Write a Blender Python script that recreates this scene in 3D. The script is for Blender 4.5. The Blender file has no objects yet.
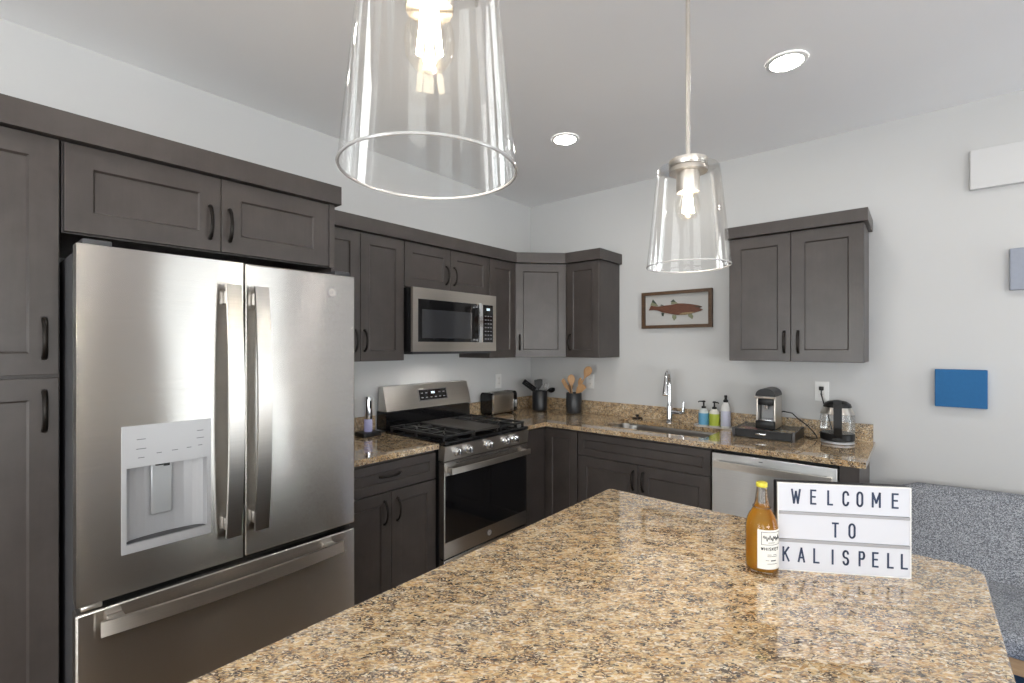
import bpy, bmesh, math, random
from mathutils import Vector, Matrix, Euler
random.seed(7)
PI = math.pi
scene = bpy.context.scene
COL = scene.collection

# ------------------------------------------------------------------ camera, world, lights, exposure
cam_d = bpy.data.cameras.new('camera')
cam = bpy.data.objects.new('camera', cam_d); COL.objects.link(cam)
cam.location = (2.748, -3.4949, 1.4732)
cam.rotation_euler = (PI/2, 0, math.radians(40.429))
cam_d.sensor_width = 36.0; cam_d.lens = 477.635/1024*36
cam_d.shift_y = 4.86/1024; cam_d.clip_start = 0.02
scene.camera = cam

scene.view_settings.view_transform = 'Standard'
scene.view_settings.look = 'None'
scene.view_settings.exposure = 0.24
scene.view_settings.gamma = 1.0
scene.view_settings.use_curve_mapping = False
scene.cycles.max_bounces = 12
scene.cycles.diffuse_bounces = 6
scene.cycles.glossy_bounces = 6
scene.cycles.transmission_bounces = 10
scene.cycles.transparent_max_bounces = 16
scene.cycles.sample_clamp_indirect = 6
scene.cycles.blur_glossy = 0.3
scene.cycles.caustics_reflective = False
scene.cycles.caustics_refractive = False

wd = bpy.data.worlds.new('world'); scene.world = wd; wd.use_nodes = True
wb = wd.node_tree.nodes['Background']
wb.inputs[0].default_value = (0.80, 0.90, 1.0, 1); wb.inputs[1].default_value = 2.6

H = 2.7635          # ceiling height
RX, RY = 6.6, -7.4  # far walls of the room, behind and beside the camera

def area(name, loc, rot, sx, sy, power, color=(1, 1, 1)):
    d = bpy.data.lights.new(name, 'AREA'); d.shape = 'RECTANGLE'; d.size = sx; d.size_y = sy
    d.energy = power; d.color = color
    o = bpy.data.objects.new(name, d); COL.objects.link(o); o.location = loc; o.rotation_euler = rot
    return o
# daylight through the sliding door (wall_right) and through the two rear windows (wall_front)
UP = math.radians(33)   # added upward tilt of the window lights, brightens the ceiling
area('daylight_patio_door', (RX-0.04, -0.84, 1.12), (0, PI/2+UP, 0), 2.0, 1.50, 27, (1.0, 0.99, 0.98))
area('daylight_side_window', (RX-0.04, -4.9, 1.35), (0, PI/2+UP, 0), 1.5, 2.6, 108, (1.0, 0.99, 0.98))
area('daylight_rear_window', (1.7, RY+0.04, 1.3), (PI/2+UP, 0, 0), 2.0, 1.9, 78, (1.0, 0.99, 0.98))
area('daylight_rear_window_b', (4.6, RY+0.04, 1.3), (PI/2+UP, 0, 0), 2.0, 1.9, 48, (1.0, 0.99, 0.98))

# added sunlight through the unseen windows, bounced off the floor to brighten the ceiling
sd = bpy.data.lights.new('bounce_sun', 'SUN'); sd.energy = 85; sd.angle = 0.009; sd.color = (1.0, 0.96, 0.90)
so = bpy.data.objects.new('bounce_sun', sd); COL.objects.link(so); so.location = (9, 3, 6)
so.rotation_euler = Vector((-0.58, -0.48, -0.66)).to_track_quat('-Z', 'Y').to_euler()

# ------------------------------------------------------------------ materials
def new_mat(name):
    m = bpy.data.materials.new(name); m.use_nodes = True
    nt = m.node_tree; b = nt.nodes['Principled BSDF']
    return m, nt, b
def mat(name, col, rough=0.5, metal=0.0, emit=None, es=0.0, spec=None, coat=0.0, trans=0.0, ior=None):
    m, nt, b = new_mat(name)
    b.inputs['Base Color'].default_value = (*col, 1)
    b.inputs['Roughness'].default_value = rough; b.inputs['Metallic'].default_value = metal
    if emit: b.inputs['Emission Color'].default_value = (*emit, 1); b.inputs['Emission Strength'].default_value = es
    if spec is not None: b.inputs['Specular IOR Level'].default_value = spec
    if coat: b.inputs['Coat Weight'].default_value = coat; b.inputs['Coat Roughness'].default_value = 0.05
    if trans: b.inputs['Transmission Weight'].default_value = trans
    if ior: b.inputs['IOR'].default_value = ior
    return m
def nn(nt, t, **kw):
    n = nt.nodes.new(t)
    for k, v in kw.items():
        if k in n.inputs.keys() if hasattr(n.inputs, 'keys') else False: n.inputs[k].default_value = v
        else: setattr(n, k, v)
    return n
def ramp(nt, stops, interp='LINEAR'):
    r = nt.nodes.new('ShaderNodeValToRGB'); r.color_ramp.interpolation = interp
    els = r.color_ramp.elements
    while len(els) < len(stops): els.new(0.5)
    for e, (p, c) in zip(els, stops): e.position = p; e.color = (*c, 1)
    return r
def mixc(nt, a, b, fac, mode='MIX'):
    x = nt.nodes.new('ShaderNodeMix'); x.data_type = 'RGBA'; x.blend_type = mode
    for sock, v in ((x.inputs[0], fac), (x.inputs[6], a), (x.inputs[7], b)):
        if isinstance(v, bpy.types.NodeSocket): nt.links.new(v, sock)
        elif isinstance(v, (int, float)): sock.default_value = v
        else: sock.default_value = (*v, 1)
    return x.outputs[2]
def objco(nt, scale=(1, 1, 1), rot=(0, 0, 0)):
    tc = nt.nodes.new('ShaderNodeTexCoord'); mp = nt.nodes.new('ShaderNodeMapping')
    mp.inputs['Scale'].default_value = scale; mp.inputs['Rotation'].default_value = rot
    nt.links.new(tc.outputs['Object'], mp.inputs['Vector'])
    return mp.outputs['Vector']
def noise(nt, vec, scale, detail=2.0, rough=0.5, dist=0.0):
    n = nt.nodes.new('ShaderNodeTexNoise'); n.inputs['Scale'].default_value = scale
    n.inputs['Detail'].default_value = detail; n.inputs['Roughness'].default_value = rough
    n.inputs['Distortion'].default_value = dist
    nt.links.new(vec, n.inputs['Vector']); return n.outputs['Fac']
def bump(nt, b, h, strength, dist=0.002):
    n = nt.nodes.new('ShaderNodeBump'); n.inputs['Strength'].default_value = strength; n.inputs['Distance'].default_value = dist
    nt.links.new(h, n.inputs['Height']); nt.links.new(n.outputs['Normal'], b.inputs['Normal'])

def wall_paint(name, col):
    m, nt, b = new_mat(name)
    v = objco(nt); f = noise(nt, v, 1.3, 3)
    r = ramp(nt, [(0.3, tuple(c*0.97 for c in col)), (0.7, col)]); nt.links.new(f, r.inputs[0])
    nt.links.new(r.outputs[0], b.inputs['Base Color']); b.inputs['Roughness'].default_value = 0.75
    b.inputs['Specular IOR Level'].default_value = 0.25
    bump(nt, b, noise(nt, v, 28, 4, 0.6, 0.6), 0.10, 0.004)
    return m
M_WALL = wall_paint('white_wall_paint', (0.62, 0.622, 0.62))
M_CEIL = wall_paint('grey_ceiling_paint', (0.92, 0.92, 0.925))
M_TRIM = mat('white_trim_paint', (0.82, 0.82, 0.80), 0.4)

def wood_stain(name, dark, light, rough=0.36):
    m, nt, b = new_mat(name)
    g = noise(nt, objco(nt, (18, 18, 1.6)), 4.0, 5, 0.6, 0.4)
    mot = noise(nt, objco(nt), 5.5, 4, 0.6, 0.3)
    r1 = ramp(nt, [(0.28, dark), (0.72, light)]); nt.links.new(mot, r1.inputs[0])
    r2 = ramp(nt, [(0.3, (0.80, 0.80, 0.80)), (0.7, (1.1, 1.1, 1.1))]); nt.links.new(g, r2.inputs[0])
    nt.links.new(mixc(nt, r1.outputs[0], r2.outputs[0], 0.35, 'MULTIPLY'), b.inputs['Base Color'])
    b.inputs['Roughness'].default_value = rough
    bump(nt, b, g, 0.05, 0.001)
    return m
M_CAB = wood_stain('dark_stained_wood', (0.044, 0.036, 0.033), (0.068, 0.057, 0.052))
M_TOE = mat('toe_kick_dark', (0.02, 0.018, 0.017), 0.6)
M_BLKMETAL = mat('bronze_black_metal', (0.018, 0.015, 0.013), 0.32, 0.7)
M_BLACK = mat('black_plastic', (0.010, 0.010, 0.011), 0.36, spec=0.3)
M_BLACKGLOSS = mat('black_gloss_glass', (0.006, 0.006, 0.007), 0.06, 0, spec=0.6)
M_IRON = mat('cast_iron', (0.014, 0.014, 0.015), 0.5)
M_GRIDDLE = mat('griddle_plate', (0.040, 0.034, 0.030), 0.42)
M_CROCK = mat('black_ceramic', (0.016, 0.017, 0.02), 0.3)
M_CHROME = mat('chrome', (0.78, 0.79, 0.81), 0.14, 1.0)
M_NICKEL = mat('brushed_nickel', (0.66, 0.62, 0.57), 0.3, 1.0)
M_DKGREY = mat('dark_grey_case', (0.05, 0.05, 0.055), 0.45)
M_WHITEPL = mat('white_plastic', (0.78, 0.78, 0.77), 0.35)
M_CERAMIC = mat('white_ceramic', (0.8, 0.79, 0.77), 0.2)
M_GREYPL = mat('silver_grey_plastic', (0.45, 0.455, 0.47), 0.35, 0.3)
M_NICHE = mat('grey_satin_plastic', (0.40, 0.405, 0.42), 0.3, 0.15)
M_TEXTGREY = mat('grey_print', (0.12, 0.12, 0.13), 0.6)
M_LETTER = mat('navy_letter', (0.012, 0.028, 0.075), 0.4)
M_RAIL = mat('grey_rail', (0.34, 0.34, 0.36), 0.35)
M_DISPLAY = mat('lit_display', (0.5, 0.6, 0.65), 0.4, 0, (0.75, 0.9, 1.0), 0.45)
M_KEY = mat('key_print', (0.20, 0.20, 0.21), 0.5)
M_BLUELAB = mat('blue_label', (0.12, 0.36, 0.56), 0.45)
M_GREENLAB = mat('green_label', (0.42, 0.50, 0.05), 0.45)
M_LAVLAB = mat('lavender_label', (0.60, 0.61, 0.74), 0.45)
M_LIME = mat('yellow_green_cap', (0.62, 0.56, 0.05), 0.4)
M_PAPER = mat('paper_label', (0.78, 0.77, 0.73), 0.6)
M_INK = mat('label_ink', (0.03, 0.035, 0.045), 0.6)

def steel(name, col, rough, aniso=0.75, rot=0.25, wav=0.05):
    m, nt, b = new_mat(name)
    st = noise(nt, objco(nt, (3, 3, 260)), 1.0, 3, 0.6)
    r = ramp(nt, [(0.3, tuple(c*0.93 for c in col)), (0.7, col)]); nt.links.new(st, r.inputs[0])
    nt.links.new(r.outputs[0], b.inputs['Base Color'])
    b.inputs['Metallic'].default_value = 1.0; b.inputs['Roughness'].default_value = rough
    b.inputs['Anisotropic'].default_value = aniso; b.inputs['Anisotropic Rotation'].default_value = rot
    t = nt.nodes.new('ShaderNodeTangent'); t.direction_type = 'RADIAL'; t.axis = 'Z'
    nt.links.new(t.outputs[0], b.inputs['Tangent'])
    if wav: bump(nt, b, noise(nt, objco(nt, (1, 1, 0.45)), 4.0, 1.0), wav, 0.05)
    return m
M_STEEL = steel('brushed_stainless', (0.60, 0.575, 0.545), 0.25, 1.0, 0.25, 0.06)
M_STEELB = steel('brushed_stainless_light', (0.68, 0.64, 0.585), 0.32, 0.85, 0.25)
M_STEELH = steel('brushed_handle', (0.52, 0.50, 0.48), 0.28, 0.5, 0.25, 0)
M_STEELD = steel('dishwasher_stainless', (0.60, 0.605, 0.605), 0.30, 0.85, 0.25)
M_SINK = mat('sink_steel', (0.42, 0.40, 0.38), 0.38, 1.0)

def granite(name, warm, rough=0.05, coat=0.55, spec=0.85):
    m, nt, b = new_mat(name)
    v0 = objco(nt, (1, 1, 1), (0, 0, -0.705))
    mp2 = nt.nodes.new('ShaderNodeMapping'); mp2.inputs['Scale'].default_value = (1.0, 2.0, 1.7); nt.links.new(v0, mp2.inputs['Vector']); v = mp2.outputs['Vector']
    # wobble the coordinates a little so that grains are not straight edged
    nz = nt.nodes.new('ShaderNodeTexNoise'); nz.inputs['Scale'].default_value = 70; nz.inputs['Detail'].default_value = 2
    nt.links.new(v, nz.inputs['Vector'])
    sub = nt.nodes.new('ShaderNodeVectorMath'); sub.operation = 'SUBTRACT'; nt.links.new(nz.outputs['Color'], sub.inputs[0]); sub.inputs[1].default_value = (.5, .5, .5)
    sc = nt.nodes.new('ShaderNodeVectorMath'); sc.operation = 'SCALE'; sc.inputs['Scale'].default_value = 0.016; nt.links.new(sub.outputs[0], sc.inputs[0])
    ad = nt.nodes.new('ShaderNodeVectorMath'); ad.operation = 'ADD'; nt.links.new(v, ad.inputs[0]); nt.links.new(sc.outputs[0], ad.inputs[1])
    w = ad.outputs[0]
    def vor(scale):
        n = nt.nodes.new('ShaderNodeTexVoronoi'); n.inputs['Scale'].default_value = scale; nt.links.new(w, n.inputs['Vector'])
        s = nt.nodes.new('ShaderNodeSeparateColor'); nt.links.new(n.outputs['Color'], s.inputs[0]); return s
    a = vor(135)
    base = ramp(nt, [(0.0, (0.44, 0.27, 0.125)), (0.14, (0.59, 0.41, 0.22)), (0.38, (0.65, 0.50, 0.305)), (0.62, (0.70, 0.58, 0.40)), (0.83, (0.75, 0.68, 0.555))], 'CONSTANT')
    nt.links.new(a.outputs[0], base.inputs[0])
    cloud = noise(nt, v, 7.0, 4, 0.6)
    cr = ramp(nt, [(0.32, warm), (0.66, (1.06, 1.06, 1.05))]); nt.links.new(cloud, cr.inputs[0])
    c1 = mixc(nt, base.outputs[0], cr.outputs[0], 0.75, 'MULTIPLY')
    # dark mineral flecks, two sizes, clustered
    clus = noise(nt, v, 24, 3, 0.65)
    f1 = vor(230); m1 = nt.nodes.new('ShaderNodeMath'); m1.operation = 'MULTIPLY'
    cl = ramp(nt, [(0.40, (0, 0, 0)), (0.58, (1, 1, 1))]); nt.links.new(clus, cl.inputs[0])
    t1 = ramp(nt, [(0.0, (1, 1, 1)), (0.55, (0, 0, 0))], 'CONSTANT'); nt.links.new(f1.outputs[1], t1.inputs[0])
    nt.links.new(cl.outputs[0], m1.inputs[0]); nt.links.new(t1.outputs[0], m1.inputs[1])
    c2 = mixc(nt, c1, (0.10, 0.075, 0.058), m1.outputs[0])
    f2 = vor(120); t2 = ramp(nt, [(0.0, (1, 1, 1)), (0.030, (0, 0, 0))], 'CONSTANT'); nt.links.new(f2.outputs[2], t2.inputs[0])
    c3 = mixc(nt, c2, (0.045, 0.032, 0.028), t2.outputs[0])
    f3 = vor(190); t3 = ramp(nt, [(0.0, (1, 1, 1)), (0.13, (0, 0, 0))], 'CONSTANT'); nt.links.new(f3.outputs[0], t3.inputs[0])
    c4 = mixc(nt, c3, (0.33, 0.25, 0.18), t3.outputs[0])
    nt.links.new(c4, b.inputs['Base Color'])
    b.inputs['Roughness'].default_value = rough; b.inputs['Specular IOR Level'].default_value = spec
    b.inputs['Coat Weight'].default_value = coat; b.inputs['Coat IOR'].default_value = 1.65; b.inputs['Coat Roughness'].default_value = 0.03
    return m
M_GRANITE = granite('speckled_tan_granite', (0.97, 0.87, 0.72))
M_GRANITE_GOLD = granite('speckled_golden_granite', (0.90, 0.68, 0.42))
M_GRANITE_HONED = granite('honed_tan_granite', (0.86, 0.74, 0.58), 0.45, 0.0, 0.4)

def tweed():
    m, nt, b = new_mat('grey_tweed_fabric')
    v = objco(nt)
    n = nt.nodes.new('ShaderNodeTexVoronoi'); n.inputs['Scale'].default_value = 340; nt.links.new(v, n.inputs['Vector'])
    s = nt.nodes.new('ShaderNodeSeparateColor'); nt.links.new(n.outputs['Color'], s.inputs[0])
    r = ramp(nt, [(0.0, (0.13, 0.137, 0.155)), (0.3, (0.25, 0.265, 0.295)), (0.68, (0.46, 0.48, 0.52))], 'CONSTANT'); nt.links.new(s.outputs[0], r.inputs[0])
    nt.links.new(r.outputs[0], b.inputs['Base Color']); b.inputs['Roughness'].default_value = 0.9
    b.inputs['Specular IOR Level'].default_value = 0.2
    bump(nt, b, s.outputs[1], 0.3, 0.002)
    return m
M_TWEED = tweed()

def wood_light(name, a, c, sc=(30, 30, 3)):
    m, nt, b = new_mat(name)
    f = noise(nt, objco(nt, sc), 3.0, 4, 0.6, 0.5)
    r = ramp(nt, [(0.3, a), (0.7, c)]); nt.links.new(f, r.inputs[0]); nt.links.new(r.outputs[0], b.inputs['Base Color'])
    b.inputs['Roughness'].default_value = 0.5
    return m
M_SPOON = wood_light('beech_wood', (0.46, 0.25, 0.11), (0.60, 0.37, 0.19))
M_SPOOND = wood_light('walnut_wood', (0.10, 0.05, 0.025), (0.18, 0.09, 0.045))
M_OAK = wood_light('oak_wood', (0.40, 0.24, 0.12), (0.52, 0.34, 0.18), (3, 30, 30))
M_FRAME = wood_light('brown_frame_wood', (0.05, 0.025, 0.010), (0.115, 0.058, 0.022), (12, 40, 40))
M_FISH = wood_light('red_brown_wood', (0.07, 0.023, 0.012), (0.16, 0.055, 0.024), (12, 30, 60))
M_FISHDARK = mat('dark_green_paint', (0.03, 0.045, 0.03), 0.6)
M_FISHPALE = mat('pale_green_paint', (0.20, 0.21, 0.125), 0.6)
M_MATBOARD = mat('grey_mat_board', (0.47, 0.467, 0.455), 0.8)

def canvas(name, col):
    m, nt, b = new_mat(name)
    v = objco(nt); f = noise(nt, v, 60, 3, 0.6)
    r = ramp(nt, [(0.3, tuple(c*0.93 for c in col)), (0.7, col)]); nt.links.new(f, r.inputs[0])
    nt.links.new(r.outputs[0], b.inputs['Base Color']); b.inputs['Roughness'].default_value = 0.8
    bump(nt, b, noise(nt, v, 400, 1), 0.05, 0.0005)
    return m
M_BLUE = canvas('blue_canvas', (0.018, 0.135, 0.335))
M_GREYC = canvas('grey_canvas', (0.34, 0.37, 0.44))
M_WHITEC = mat('white_canvas', (0.66, 0.66, 0.66), 0.7)
M_RUG = canvas('blue_rug_pile', (0.12, 0.24, 0.50))

def floor_mat():
    m, nt, b = new_mat('oak_plank_floor')
    tc = nt.nodes.new('ShaderNodeTexCoord')
    br = nt.nodes.new('ShaderNodeTexBrick'); br.inputs['Scale'].default_value = 1.0
    br.inputs['Brick Width'].default_value = 1.2; br.inputs['Row Height'].default_value = 0.14; br.inputs['Mortar Size'].default_value = 0.002
    br.inputs['Color1'].default_value = (0.22, 0.145, 0.085, 1); br.inputs['Color2'].default_value = (0.29, 0.20, 0.12, 1); br.inputs['Mortar'].default_value = (0.1, 0.06, 0.03, 1)
    nt.links.new(tc.outputs['Object'], br.inputs['Vector'])
    g = noise(nt, objco(nt, (2, 30, 1)), 3, 4); r = ramp(nt, [(0.3, (0.8, 0.8, 0.8)), (0.7, (1.1, 1.1, 1.1))]); nt.links.new(g, r.inputs[0])
    nt.links.new(mixc(nt, br.outputs[0], r.outputs[0], 0.8, 'MULTIPLY'), b.inputs['Base Color']); b.inputs['Roughness'].default_value = 0.4
    return m
M_FLOOR = floor_mat()

def thin_glass(name, tint=(1, 1, 1), boost=1.0, rough=0.02, body=0.0):
    """clear glass wall: transparent and mirror mixed by Fresnel, with an optional slight milky body"""
    m = bpy.data.materials.new(name); m.use_nodes = True; nt = m.node_tree; nt.nodes.clear()
    out = nt.nodes.new('ShaderNodeOutputMaterial')
    tr = nt.nodes.new('ShaderNodeBsdfTransparent'); tr.inputs[0].default_value = (*tint, 1)
    gl = nt.nodes.new('ShaderNodeBsdfGlossy'); gl.inputs['Roughness'].default_value = rough
    fr = nt.nodes.new('ShaderNodeFresnel'); fr.inputs['IOR'].default_value = 1.5
    mu = nt.nodes.new('ShaderNodeMath'); mu.operation = 'MULTIPLY'; mu.inputs[1].default_value = boost; mu.use_clamp = True
    nt.links.new(fr.outputs[0], mu.inputs[0])
    mx = nt.nodes.new('ShaderNodeMixShader'); nt.links.new(mu.outputs[0], mx.inputs[0])
    last = tr.outputs[0]
    if body:
        df = nt.nodes.new('ShaderNodeBsdfDiffuse'); df.inputs[0].default_value = (0.9, 0.9, 0.9, 1)
        m2 = nt.nodes.new('ShaderNodeMixShader'); m2.inputs[0].default_value = body
        nt.links.new(tr.outputs[0], m2.inputs[1]); nt.links.new(df.outputs[0], m2.inputs[2]); last = m2.outputs[0]
    nt.links.new(last, mx.inputs[1]); nt.links.new(gl.outputs[0], mx.inputs[2])
    nt.links.new(mx.outputs[0], out.inputs[0])
    return m
M_GLASS = thin_glass('clear_shade_glass', (0.99, 0.99, 0.985), 0.5, 0.02, 0.008)  # slight diffuse body imitates the haze of bulb glow on clear glass
M_RIM = thin_glass('glass_rim', (0.97, 0.98, 0.98), 1.3, 0.08, 0.45)
M_BULBGLASS = thin_glass('bulb_glass', (1.0, 0.985, 0.96), 0.22, 0.02, 0.0)
M_JAR = thin_glass('kettle_glass', (0.97, 0.98, 0.98), 0.7, 0.03, 0.08)
M_BOTTLE = thin_glass('bottle_glass', (0.98, 0.985, 0.98), 0.8, 0.02, 0.0)
M_PANE = thin_glass('window_glass', (0.97, 0.99, 0.98), 1.0, 0.0, 0.0)
def spirit():
    m = bpy.data.materials.new('amber_spirit'); m.use_nodes = True; nt = m.node_tree; nt.nodes.clear()
    out = nt.nodes.new('ShaderNodeOutputMaterial'); tr = nt.nodes.new('ShaderNodeBsdfTransparent'); tr.inputs[0].default_value = (0.985, 0.79, 0.30, 1)
    df = nt.nodes.new('ShaderNodeBsdfTranslucent'); df.inputs[0].default_value = (0.95, 0.64, 0.12, 1)
    d2 = nt.nodes.new('ShaderNodeBsdfDiffuse'); d2.inputs[0].default_value = (0.42, 0.22, 0.03, 1)
    a = nt.nodes.new('ShaderNodeAddShader'); nt.links.new(df.outputs[0], a.inputs[0]); nt.links.new(d2.outputs[0], a.inputs[1])
    mx = nt.nodes.new('ShaderNodeMixShader'); mx.inputs[0].default_value = 0.24
    nt.links.new(tr.outputs[0], mx.inputs[1]); nt.links.new(a.outputs[0], mx.inputs[2]); nt.links.new(mx.outputs[0], out.inputs[0]); return m
M_WHISKY = spirit()
M_FILAMENT = mat('lit_filament', (1, .9, .7), 0.5, 0, (1.0, 0.88, 0.66), 34.0)
M_BULBCORE = mat('warm_brass', (0.75, 0.55, 0.20), 0.3, 1.0)
M_DOWN = mat('lit_lens', (1, 1, 1), 0.5, 0, (1.0, 0.96, 0.90), 90.0)
M_SIGNFACE = mat('lit_white_panel', (0.57, 0.58, 0.63), 0.35, 0, (0.90, 0.93, 1.0), 0.05)
M_VIOLET = mat('lit_violet_glass', (0.36, 0.37, 0.47), 0.2, 0, (0.45, 0.42, 0.95), 0.1)
M_DRAWERGLASS = thin_glass('drawer_top_glass', (0.97, 0.98, 0.98), 0.25, 0.05, 0.06)

# ------------------------------------------------------------------ mesh helpers
class MB:
    def __init__(s): s.bm = bmesh.new()
    def box(s, x0, x1, y0, y1, z0, z1, bev=0.0, seg=2):
        r = bmesh.ops.create_cube(s.bm, size=1.0)
        vs = r['verts']
        for v in vs:
            v.co = Vector(((x0+x1)/2 + v.co.x*(x1-x0), (y0+y1)/2 + v.co.y*(y1-y0), (z0+z1)/2 + v.co.z*(z1-z0)))
        if bev > 0:
            es = list({e for v in vs for e in v.link_edges})
            bmesh.ops.bevel(s.bm, geom=es, offset=bev, segments=seg, affect='EDGES', profile=0.5)
        return s
    def obox(s, O, A, B, C, a0, a1, b0, b1, c0, c1, bev=0.0, seg=2):
        """box in the frame O + a*A + b*B + c*C"""
        t = MB(); t.box(a0, a1, b0, b1, c0, c1, bev, seg)
        Mx = Matrix(((A[0], B[0], C[0], O[0]), (A[1], B[1], C[1], O[1]), (A[2], B[2], C[2], O[2]), (0, 0, 0, 1)))
        s.add(t, Mx); return s
    def add(s, t, Mx=None):
        if Mx is not None:
            for v in t.bm.verts: v.co = Mx @ v.co
            if Mx.to_3x3().determinant() < 0: bmesh.ops.reverse_faces(t.bm, faces=t.bm.faces[:])
        me = bpy.data.meshes.new('tmp'); t.bm.to_mesh(me); s.bm.from_mesh(me); bpy.data.meshes.remove(me); t.bm.free(); return s
    def tube(s, pts, r, n=10, closed=False, cap=True, flat=1.0, up=None):
        pts = [Vector(p) for p in pts]; k = len(pts)
        rs = r if isinstance(r, (list, tuple)) else [r]*k
        rings = []; prev = None
        for i, p in enumerate(pts):
            if closed: t = (pts[(i+1) % k]-pts[i-1]).normalized()
            else: t = (pts[min(i+1, k-1)]-pts[max(i-1, 0)]).normalized()
            if prev is None:
                u = Vector(up) if up is not None else (Vector((0, 0, 1)) if abs(t.z) < 0.9 else Vector((1, 0, 0)))
                a = (u - t*u.dot(t)).normalized()
            else:
                a = (prev - t*prev.dot(t)).normalized()
            prev = a; b = t.cross(a)
            rings.append([s.bm.verts.new(p + (a*math.cos(2*PI*j/n)*flat + b*math.sin(2*PI*j/n))*rs[i]) for j in range(n)])
        m = k if closed else k-1
        for i in range(m):
            A, B = rings[i], rings[(i+1) % k]
            for j in range(n): s.bm.faces.new((A[j], A[(j+1) % n], B[(j+1) % n], B[j]))
        if cap and not closed:
            s.bm.faces.new(rings[0][::-1]); s.bm.faces.new(rings[-1])
        return s
    def cyl(s, p0, p1, r0, r1=None, n=24): return s.tube([p0, p1], [r0, r0 if r1 is None else r1], n)
    def lathe(s, c, prof, n=32, cap0=True, cap1=True, axis='z', sx=1.0, sy=1.0):
        """prof: list of (radius, height)"""
        c = Vector(c); rings = []
        for (r, h) in prof:
            ring = []
            for j in range(n):
                a = 2*PI*j/n; q = (r*sx*math.cos(a), r*sy*math.sin(a), h)
                if axis == 'x': q = (q[2], q[0], q[1])
                elif axis == 'y': q = (q[1], -q[2], q[0])
                elif axis == '-y': q = (q[0], -q[2], q[1])
                ring.append(s.bm.verts.new(c + Vector(q)))
            rings.append(ring)
        fs = []
        for A, B in zip(rings, rings[1:]):
            for j in range(n): fs.append(s.bm.faces.new((A[j], A[(j+1) % n], B[(j+1) % n], B[j])))
        if cap0: fs.append(s.bm.faces.new(rings[0][::-1]))
        if cap1: fs.append(s.bm.faces.new(rings[-1]))
        return s
    def prism(s, poly, f0, f1):
        """poly: 2d outline; f0/f1 map (u,v) to the two end positions"""
        a = [s.bm.verts.new(Vector(f0(*p))) for p in poly]; b = [s.bm.verts.new(Vector(f1(*p))) for p in poly]
        n = len(poly)
        s.bm.faces.new(a[::-1]); s.bm.faces.new(b)
        for i in range(n): s.bm.faces.new((a[i], a[(i+1) % n], b[(i+1) % n], b[i]))
        return s
    def cells(s, us, vs, inside, f, d0, d1):
        """watertight slab made of the (u,v) grid cells for which inside(i,j); f(u,v,d) -> xyz"""
        cache = {}
        def V(i, j, k):
            if (i, j, k) not in cache: cache[(i, j, k)] = s.bm.verts.new(Vector(f(us[i], vs[j], (d0, d1)[k])))
            return cache[(i, j, k)]
        nu, nv = len(us)-1, len(vs)-1
        ok = lambda i, j: 0 <= i < nu and 0 <= j < nv and inside(i, j)
        for i in range(nu):
            for j in range(nv):
                if not ok(i, j): continue
                s.bm.faces.new((V(i, j, 1), V(i+1, j, 1), V(i+1, j+1, 1), V(i, j+1, 1)))
                s.bm.faces.new((V(i, j, 0), V(i, j+1, 0), V(i+1, j+1, 0), V(i+1, j, 0)))
                for (di, dj, a, b) in ((0, -1, (i, j), (i+1, j)), (1, 0, (i+1, j), (i+1, j+1)), (0, 1, (i+1, j+1), (i, j+1)), (-1, 0, (i, j+1), (i, j))):
                    if not ok(i+di, j+dj): s.bm.faces.new((V(*a, 0), V(*b, 0), V(*b, 1), V(*a, 1)))
        return s
    def sweep_rect(s, pts, w, t, wdir):
        """rectangular bar along pts, width w along wdir, thickness t across"""
        pts = [Vector(p) for p in pts]; W = Vector(wdir).normalized(); k = len(pts); rings = []
        for i, p in enumerate(pts):
            d = (pts[min(i+1, k-1)]-pts[max(i-1, 0)]).normalized(); N = d.cross(W).normalized()
            rings.append([s.bm.verts.new(p + W*a*w/2 + N*b*t/2) for a, b in ((-1, -1), (1, -1), (1, 1), (-1, 1))])
        for A, B in zip(rings, rings[1:]):
            for j in range(4): s.bm.faces.new((A[j], A[(j+1) % 4], B[(j+1) % 4], B[j]))
        s.bm.faces.new(rings[0][::-1]); s.bm.faces.new(rings[-1]); return s
    def bevel_all(s, off, seg=2, ang=30):
        es = [e for e in s.bm.edges if len(e.link_faces) == 2 and e.calc_face_angle(0) > math.radians(ang)]
        bmesh.ops.bevel(s.bm, geom=es, offset=off, segments=seg, affect='EDGES', profile=0.5); return s
    def build(s, name, material, parent=None, loc=None, smooth=True):
        bmesh.ops.recalc_face_normals(s.bm, faces=s.bm.faces[:])
        off = Vector((0, 0, 0))
        if parent is not None: off = Vector(parent['_org']) if '_org' in parent else off
        elif loc is not None: off = Vector(loc)
        for v in s.bm.verts: v.co -= off
        for f in s.bm.faces: f.smooth = smooth and (f.calc_area() < 0.004 or material.name == 'grey_tweed_fabric')
        for e in s.bm.edges:
            if len(e.link_faces) != 2 or e.calc_face_angle(0) > math.radians(38): e.smooth = False
        me = bpy.data.meshes.new(name); s.bm.to_mesh(me); s.bm.free()
        me.materials.append(material)
        o = bpy.data.objects.new(name, me); COL.objects.link(o)
        if parent is not None: o.parent = parent; o['_org'] = list(off)
        else: o.location = off; o['_org'] = list(off)
        return o

def tag(o, label, cat, group=None):
    o['label'] = label; o['category'] = cat
    if group: o['group'] = group
    return o
def thing(name, label, cat, loc=(0, 0, 0), group=None, local=False):
    o = bpy.data.objects.new(name, None); COL.objects.link(o); o.location = loc; o.empty_display_size = 0.05
    o['_org'] = [0, 0, 0] if local else list(loc)   # local: geometry is given relative to the base
    return tag(o, label, cat, group)
def struct(o): o['kind'] = 'structure'; return o
V3 = Vector
X, Y, Z = V3((1, 0, 0)), V3((0, 1, 0)), V3((0, 0, 1))

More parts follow.
